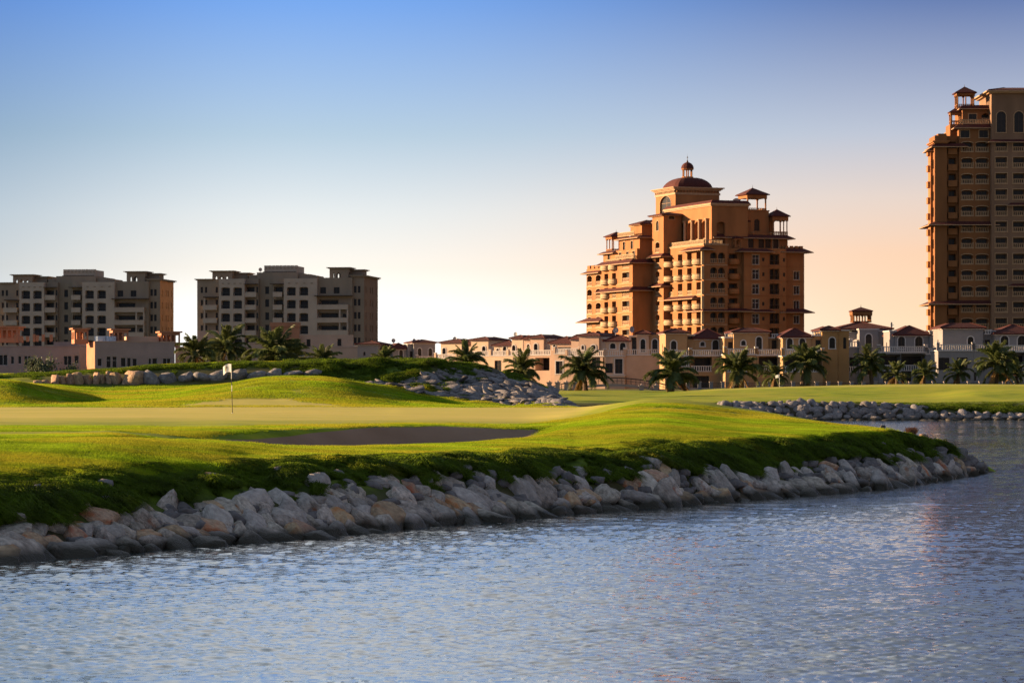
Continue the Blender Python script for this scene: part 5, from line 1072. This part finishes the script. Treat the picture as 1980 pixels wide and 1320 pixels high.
def ex2(v):
    m = MB(); m.cyl(0, 0, 0, 1.3, .0 + 1.0, n=20, m='tank'); 
    for i in range(6): m.cyl(0, 0, .12 + .2 * i, .2 + .2 * i, 1.05, n=20, m='tank')
    for i, x in enumerate((1010, 1110)): v.part('water_tank', cached('tank', lambda: m.mesh('water_tank')), (v.A(zl(x), 2), 2, v.Z(yl(835), 0, 2) - .4))
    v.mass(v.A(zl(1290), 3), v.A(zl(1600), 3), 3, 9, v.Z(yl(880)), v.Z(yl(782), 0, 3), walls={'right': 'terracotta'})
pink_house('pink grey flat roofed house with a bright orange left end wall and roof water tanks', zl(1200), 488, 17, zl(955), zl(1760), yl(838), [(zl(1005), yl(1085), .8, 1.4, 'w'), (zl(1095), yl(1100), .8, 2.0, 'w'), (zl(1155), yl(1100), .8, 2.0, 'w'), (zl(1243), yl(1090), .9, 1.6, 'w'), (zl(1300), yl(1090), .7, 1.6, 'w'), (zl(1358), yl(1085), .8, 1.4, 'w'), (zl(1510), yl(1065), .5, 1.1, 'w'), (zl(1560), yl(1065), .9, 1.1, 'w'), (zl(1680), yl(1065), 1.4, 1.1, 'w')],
           [(zl(750), zl(890), yl(828), yl(700), 3.5, 3.5), (zl(1135), zl(1295), yl(835), yl(705), 2, 3.5), (zl(1625), zl(1815), yl(855), yl(728), 2, 3.5)], ex2, wall='villa_pink', walls={'front': 'pinkwall', 'left': 'terracotta'}, d=9.5)  # terracotta on the left wall paints in the low sun's orange tint
z4 = lambda zx: 360 + zx / 4.95
y4 = lambda zy: 500 + zy / 4.95
def ex3(v):
    v.mass(v.A(z4(815), 1), v.A(z4(1085), 1), 1, 7, v.Z(y4(860)), v.Z(y4(615), 0, 1), wall='terracotta')
    v.w.box(v.A(z4(812), 1) - .2, .8, v.Z(y4(650), 0, 1), v.A(z4(1085), 1) + .2, .99, v.Z(y4(615), 0, 1) + .1, 'terracotta')
    v.mass(v.A(z4(105), 1), v.A(z4(300), 1), 1, 7, v.Z(y4(860)), v.Z(y4(692), 0, 1))
    v.mass(v.A(z4(1090), 2), v.A(z4(1600), 2), 2, 8, v.Z(y4(860)), v.Z(y4(728), 0, 2), front=[(1.5, v.Z(y4(840), 0, 2), .7, 1.3, 'w'), (7.0, v.Z(y4(835), 0, 2), .7, 1.3, 'w')])
    v.blk(z4(600), z4(816), y4(810), -1, 3)
pink_house('pink flat roofed house with a tall terracotta block, behind the big palms', z4(900), 505, 4, zl(1765), z4(1640), y4(848), [(z4(1105), y4(935), .6, .9, 'w')], [], ex3, wall='villa_pink')
# ---------------------------------------------------------------- footbridge
br = Bld('footbridge', 'low arched footbridge with a dark handrail beyond the green, in front of the pink villas', 'bridge', 1185, 405, 0, 2.0, trim='deck')
xs = [1050 + 270 * i / 30 for i in range(31)]
yb = lambda x: 768 - 26 * (1 - ((x - 1185) / 145) ** 2)
dk = MB(); rl = [MB(), MB()]; rb = MB()
for xa, xb in zip(xs[:-1], xs[1:]):
    pa_, pb_ = br.A(xa), br.A(xb); za, zb = br.Z(yb(xa)), br.Z(yb(xb))
    for (y0_, y1_, t0, t1) in ((0, 3, 0, -.35),):
        n = len(dk.v); dk.v += [(pa_, y0_, za + t1), (pb_, y0_, zb + t1), (pb_, y1_, zb + t1), (pa_, y1_, za + t1), (pa_, y0_, za), (pb_, y0_, zb), (pb_, y1_, zb), (pa_, y1_, za)]; k = dk.slot('deck')
        for q in ((0, 3, 2, 1), (4, 5, 6, 7), (0, 1, 5, 4), (2, 3, 7, 6)): dk.f.append(tuple(n + i for i in q)); dk.mi.append(k)
    for y_ in (.1, 2.9): rl[y_ > 1].tube((pa_, y_, za + .85), (pb_, y_, zb + .85), .07, 6, 'steel'); rl[y_ > 1].tube((pa_, y_, za), (pa_, y_, za + .85), .03, 4, 'steel'); rl[y_ > 1].tube((pa_, y_, za + .45), (pb_, y_, zb + .45), .025, 4, 'steel')
br.part('deck', dk.mesh('deck'), (0, 0, 0)); [br.part('handrail', q.mesh('handrail'), (0, 0, 0)) for q in rl]
pm = MB(); pm.box(-.32, -.32, 0, .32, .32, 1.25, 'cap'); pm.box(-.42, -.42, 1.251, .42, .42, 1.45, 'cap'); pm.cyl(0, 0, 1.45, 1.7, .22, .05, 8, 'cap'); pme = pm.mesh('pier')
for x in (1062, 1078, 1095, 1112, 1240, 1268): br.part('pier', pme, (br.A(x), -.6, br.Z(758 if x < 1150 else 764)))
ab = MB(); ab.box(br.A(1120), .2, -1, br.A(1320), 2.8, br.Z(767), 'deck'); br.part('abutment', ab.mesh('abutment'), (0, 0, 0))
br.done()
# garden wall of the right hand villas
gw = Bld('garden_wall', 'low white piered garden wall with railings in front of the right hand villas', 'garden wall', 1640, 425, 0, 2.2, wall='villa_pink')
a0 = gw.A(1330); a1 = gw.A(2010); gw.w.box(a0, 0, 0, a1, .25, .55, 'villa_pink'); n = 30
pm = MB(); pm.box(-.25, -.25, 0, .25, .25, 1.4, 'villa_white'); pm.box(-.32, -.32, 1.401, .32, .32, 1.52, 'cap'); pme = pm.mesh('pier')
wr = (a1 - a0) / n
for i in range(n + 1): gw.part('pier', pme, (a0 + wr * i, .1, 0))
rm = MB(); rm.box(-wr / 2 + .26, .08, 1.25, wr / 2 - .26, .12, 1.3, 'steel')
for i in range(10): x = -wr / 2 + .3 + (wr - .6) * i / 9; rm.box(x - .015, .085, .55, x + .015, .115, 1.25, 'steel')
rme = rm.mesh('railing')
for i in range(n): gw.part('railing', rme, (a0 + wr * (i + .5), 0, 0))
gw.done()
# ---------------------------------------------------------------- palms
def frond_mesh(e0, L_, droop, seed, mt, w=.42):
    r = np.random.default_rng(seed); mb = MB(); k = mb.slot(mt); n = 15; p = Vector((0, 0, 0)); e = e0; pts = [p.copy()]
    for i in range(n): e -= droop / n * (.4 + 1.2 * i / n); p = p + Vector((math.cos(e), 0, math.sin(e))) * L_ / n; pts.append(p.copy())
    for i in range(n):
        a, b = pts[i], pts[i + 1]; rr = .035 * (1 - i / n) + .006; mb.poly([a + Vector((0, -rr, 0)), b + Vector((0, -rr, 0)), b + Vector((0, rr, 0)), a + Vector((0, rr, 0))], mt)
        mb.poly([a + Vector((0, 0, -rr)), b + Vector((0, 0, -rr)), b + Vector((0, 0, rr)), a + Vector((0, 0, rr))], mt)
    m = 58
    for i in range(m):
        t = .14 + .86 * (i + .5) / m; q = t * n; j = min(int(q), n - 1); a = pts[j].lerp(pts[j + 1], q - j); d = (pts[j + 1] - pts[j]).normalized()
        ll = w * (math.sin(math.pi * min(1, t * .95 + .03)) ** .6) * r.uniform(.8, 1.15) + .08
        for sg in (-1, 1):
            up = d.cross(Vector((0, 1, 0))) * -1
            v_ = (d * .95 + Vector((0, sg, 0)) * .75 + up * r.uniform(-.1, .35)).normalized() * ll; tip = a + v_ + Vector((0, 0, -.28 * ll * r.uniform(.3, 1.5))); md = a + v_ * .5
            wv = d * .012; mb.poly([a - wv, a + wv, md + wv * 1.2, tip, md - wv * 1.2], mt)
    return mb.mesh('frond')
FR = {}
for i, (e, dr) in enumerate([(84, 40), (74, 62), (62, 78), (50, 92), (34, 96), (14, 82), (-14, 60)]): FR[i] = [frond_mesh(R(e), 1, R(dr), 500 + i * 3 + k, 'frond', .22) for k in range(2)]
FD = [frond_mesh(R(-48), 1, R(40), 560, 'frond_dry', .16), frond_mesh(R(-20), 1, R(75), 561, 'frond_dry', .16)]
def palm(px, ybase, D, ytop, half, label, nf=30, dry=3, lean=None, zb=None, young=False):
    T_ = far if D > 262 else near
    x = (px - CX) / F * D; zg = float(T_.zw(np.array([x]), np.array([D]))[0]); zbase = zg
    ztop = HC - (ytop - HY) / F * D; Lf = half / F * D * 1.15; zc = max(zbase + .35, ztop - Lf * .92)
    e = tag(empty('palm_tree', (x, D, zbase)), label, 'palm tree', 'palm trees in front of the buildings'); r = np.random.default_rng(int(px * 7)); lean = r.normal(0, .3) if lean is None else lean
    tr = MB(); k = tr.slot('trunk'); nr_ = 9; hh = zc - zbase; rb_ = max(.16, min(.3, Lf * .09)); N_ = 8
    for i in range(nr_ + 1):
        t = i / nr_; rr = rb_ * (1.25 - .45 * t) * (1.08 if i % 2 else .95)
        for j in range(N_): a = 2 * math.pi * j / N_; tr.v.append((lean * t * t + rr * math.cos(a), rr * math.sin(a), t * hh - .1))
    for i in range(nr_):
        for j in range(N_): q = (j + 1) % N_; tr.f.append((i * N_ + j, i * N_ + q, i * N_ + N_ + q, i * N_ + N_ + j)); tr.mi.append(k)
    put('trunk', tr.mesh('trunk'), e)
    nf = int(nf * 1.2)
    for i in range(nf):
        t = i / nf; tier = min(6, int(t * 6.9)); az_ = i * 2.39996 + r.normal(0, .2); s_ = Lf * r.uniform(.82, 1.12) * (.92 if tier == 0 else 1)
        dead = i >= nf - dry; me = FD[r.integers(2)] if dead else FR[min(tier, 5 if young else 6)][r.integers(2)]
        put('frond', me, e, (lean, 0, hh + .05 - .25 * t), rot=(r.normal(0, .14), r.normal(0, .17), az_), scale=(s_, s_, s_))
PL = [(374, 700, 285, 642, 42, 'palm with yellowing lower fronds, leftmost of the clump behind the flag', 30, 6), (458, 700, 292, 624, 46, 'tall dark palm standing right above the golf flag', 30, 4), (530, 700, 288, 628, 62, 'widest palm of the left clump, in front of the terracotta block', 36, 6), (568, 700, 300, 655, 34, 'small palm leaning out to the right of the widest left palm', 22, 3),
      (412, 700, 300, 660, 34, 'low palm between the leftmost palm and the tall dark one', 22, 3), (626, 700, 330, 662, 36, 'greyish small palm alone right of the left clump', 26, 0), (742, 700, 340, 668, 36, 'greyish small palm in front of the white villa with one red roof', 26, 0),
      (902, 712, 330, 662, 38, 'dark palm rising behind the crest of the terrace mound', 28, 1), (1014, 742, 370, 674, 42, 'dark palm beside the top of the rocky slope', 28, 1), (1132, 757, 385, 672, 47, 'dark palm with a bare trunk standing before the footbridge', 30, 1), (1298, 760, 385, 673, 50, 'palm with drooping tan fronds at the right end of the footbridge', 32, 4),
      (1424, 752, 392, 670, 45, 'palm with wide drooping tan lower fronds before the ochre villas', 30, 6), (1500, 752, 405, 696, 30, 'short palm beside the white lawn flag', 22, 1), (1551, 752, 392, 660, 42, 'tall dark palm in front of the ochre villa with the orange wall', 32, 1), (1686, 742, 390, 668, 36, 'tall slim palm in front of the pavilion roofed villa', 30, 1),
      (1735, 742, 396, 696, 28, 'small bushy palm with yellow green top, third from the right group', 24, 3), (1786, 744, 392, 694, 28, 'small dark palm before the two arched windows', 22, 1), (1853, 740, 392, 692, 28, 'small pale palm below the two square dark windows', 22, 2), (1925, 744, 388, 661, 44, 'big palm with many trunks of foliage near the right edge', 36, 3),
      (1968, 745, 392, 690, 30, 'low palm at the very right edge of the picture', 22, 2)]
for a in PL: palm(a[0], a[1], a[2], a[3], a[4], a[5], a[6], a[7], young=a[4] < 37)
# ---------------------------------------------------------------- shrubs
def shrub(name, px, D, ybase, ytop, halfpx, label, mt, n, leaf, seed, T_, spiky=False, cat='shrub'):
    r = np.random.default_rng(seed); x = (px - CX) / F * D; zg = float(T_.zw(np.array([x]), np.array([D]))[0]); zt = HC - (ytop - HY) / F * D; h = max(.15, zt - zg); w = halfpx / F * D
    e = tag(empty(name, (x, D, zg)), label, cat); st = MB(); lf = MB()
    for i in range(9):
        a = r.uniform(0, 6.28); q = Vector((math.cos(a) * w * .6 * r.random(), math.sin(a) * w * .5 * r.random(), h * r.uniform(.5, .9))); st.tube((0, 0, 0), q, max(.008, w * .02), 4, 'trunk')
    cl = [(Vector((r.normal(0, .45) * w, r.normal(0, .4) * w, h * r.uniform(.25, .85))), r.uniform(.25, .5)) for _ in range(14)]
    for i in range(n):
        c, rr = cl[r.integers(len(cl))]; p = c + Vector(r.normal(0, 1, 3)) * rr * .5 * min(w, h)
        if p.z < 0 or p.z > h * 1.05: p.z = h * r.uniform(.1, .8)
        if spiky: d = Vector((r.normal(0, .35), r.normal(0, .35), 1)).normalized() * leaf * 3; s_ = Vector((leaf * .12, 0, 0)); p.z *= .4
        else: d = Vector(r.normal(0, 1, 3)).normalized() * leaf; s_ = Vector(r.normal(0, 1, 3)).cross(d).normalized() * leaf * .35
        lf.poly([p, p + d * .5 + s_, p + d, p + d * .5 - s_], mt)
    put('stem', st.mesh('stem'), e); put('foliage', lf.mesh('foliage'), e)
shrub('shrub', 80, 300, 722, 684, 36, 'large grey green bush in front of the long pink house at far left', 'shrub', 2600, .30, 1, far)
shrub('shrub', 138, 300, 722, 698, 22, 'lower grey green bush beside the orange end wall', 'shrub', 1300, .26, 2, far)
shrub('shrub', 1822, 113, 866, 848, 10, 'small dark leafy bush at the right tip of the grassy bank', 'leaf', 420, .07, 3, near)
shrub('shrub', 1800, 111.5, 866, 852, 12, 'low green bush on the bank tip, left of the small dark one', 'leaf', 380, .06, 4, near)
shrub('grass_tuft', 1762, 108, 850, 832, 12, 'tuft of reddish dry grass near the tip of the bank', 'redgrass', 260, .10, 5, near, True, 'grass tuft')
for p, y, lab, s in ((1706, 828, 'single dark stone on the crest of the near bank', .12), (1785, 843, 'small reddish brown stone between the dry tuft and the dark bush', .15)):
    d = 110; x, yy, z = W(p, y, d); z = float(near.zw(np.array([x]), np.array([yy]))[0]); o = put('stone', RMt[0] if p > 1750 else RMl[1], None, (x, yy, z + s * .5), rot=(.2, .1, .6), scale=(s, s, s * .9)); tag(o, lab, 'stone')
# lawn flag by the short palm
lf_ = tag(empty('lawn_flag', W(1507, 752, 385)), 'tiny white flag on the far green between two palms', 'flag'); m = MB(); m.cyl(0, 0, -.6, 2.0, .02, n=6, m='polewhite'); put('pole', m.mesh('pole'), lf_)
m = MB(); 
for i in range(5): m.poly([(-.55 * i / 5, .03 * math.sin(i), 2.0 - .03 * i), (-.55 * (i + 1) / 5, .03 * math.sin(i + 1), 2.0 - .03 * (i + 1)), (-.55 * (i + 1) / 5, .03 * math.sin(i + 1), 1.55 - .03 * i), (-.55 * i / 5, .03 * math.sin(i), 1.55)], 'flag')
put('flag', m.mesh('flag'), lf_)
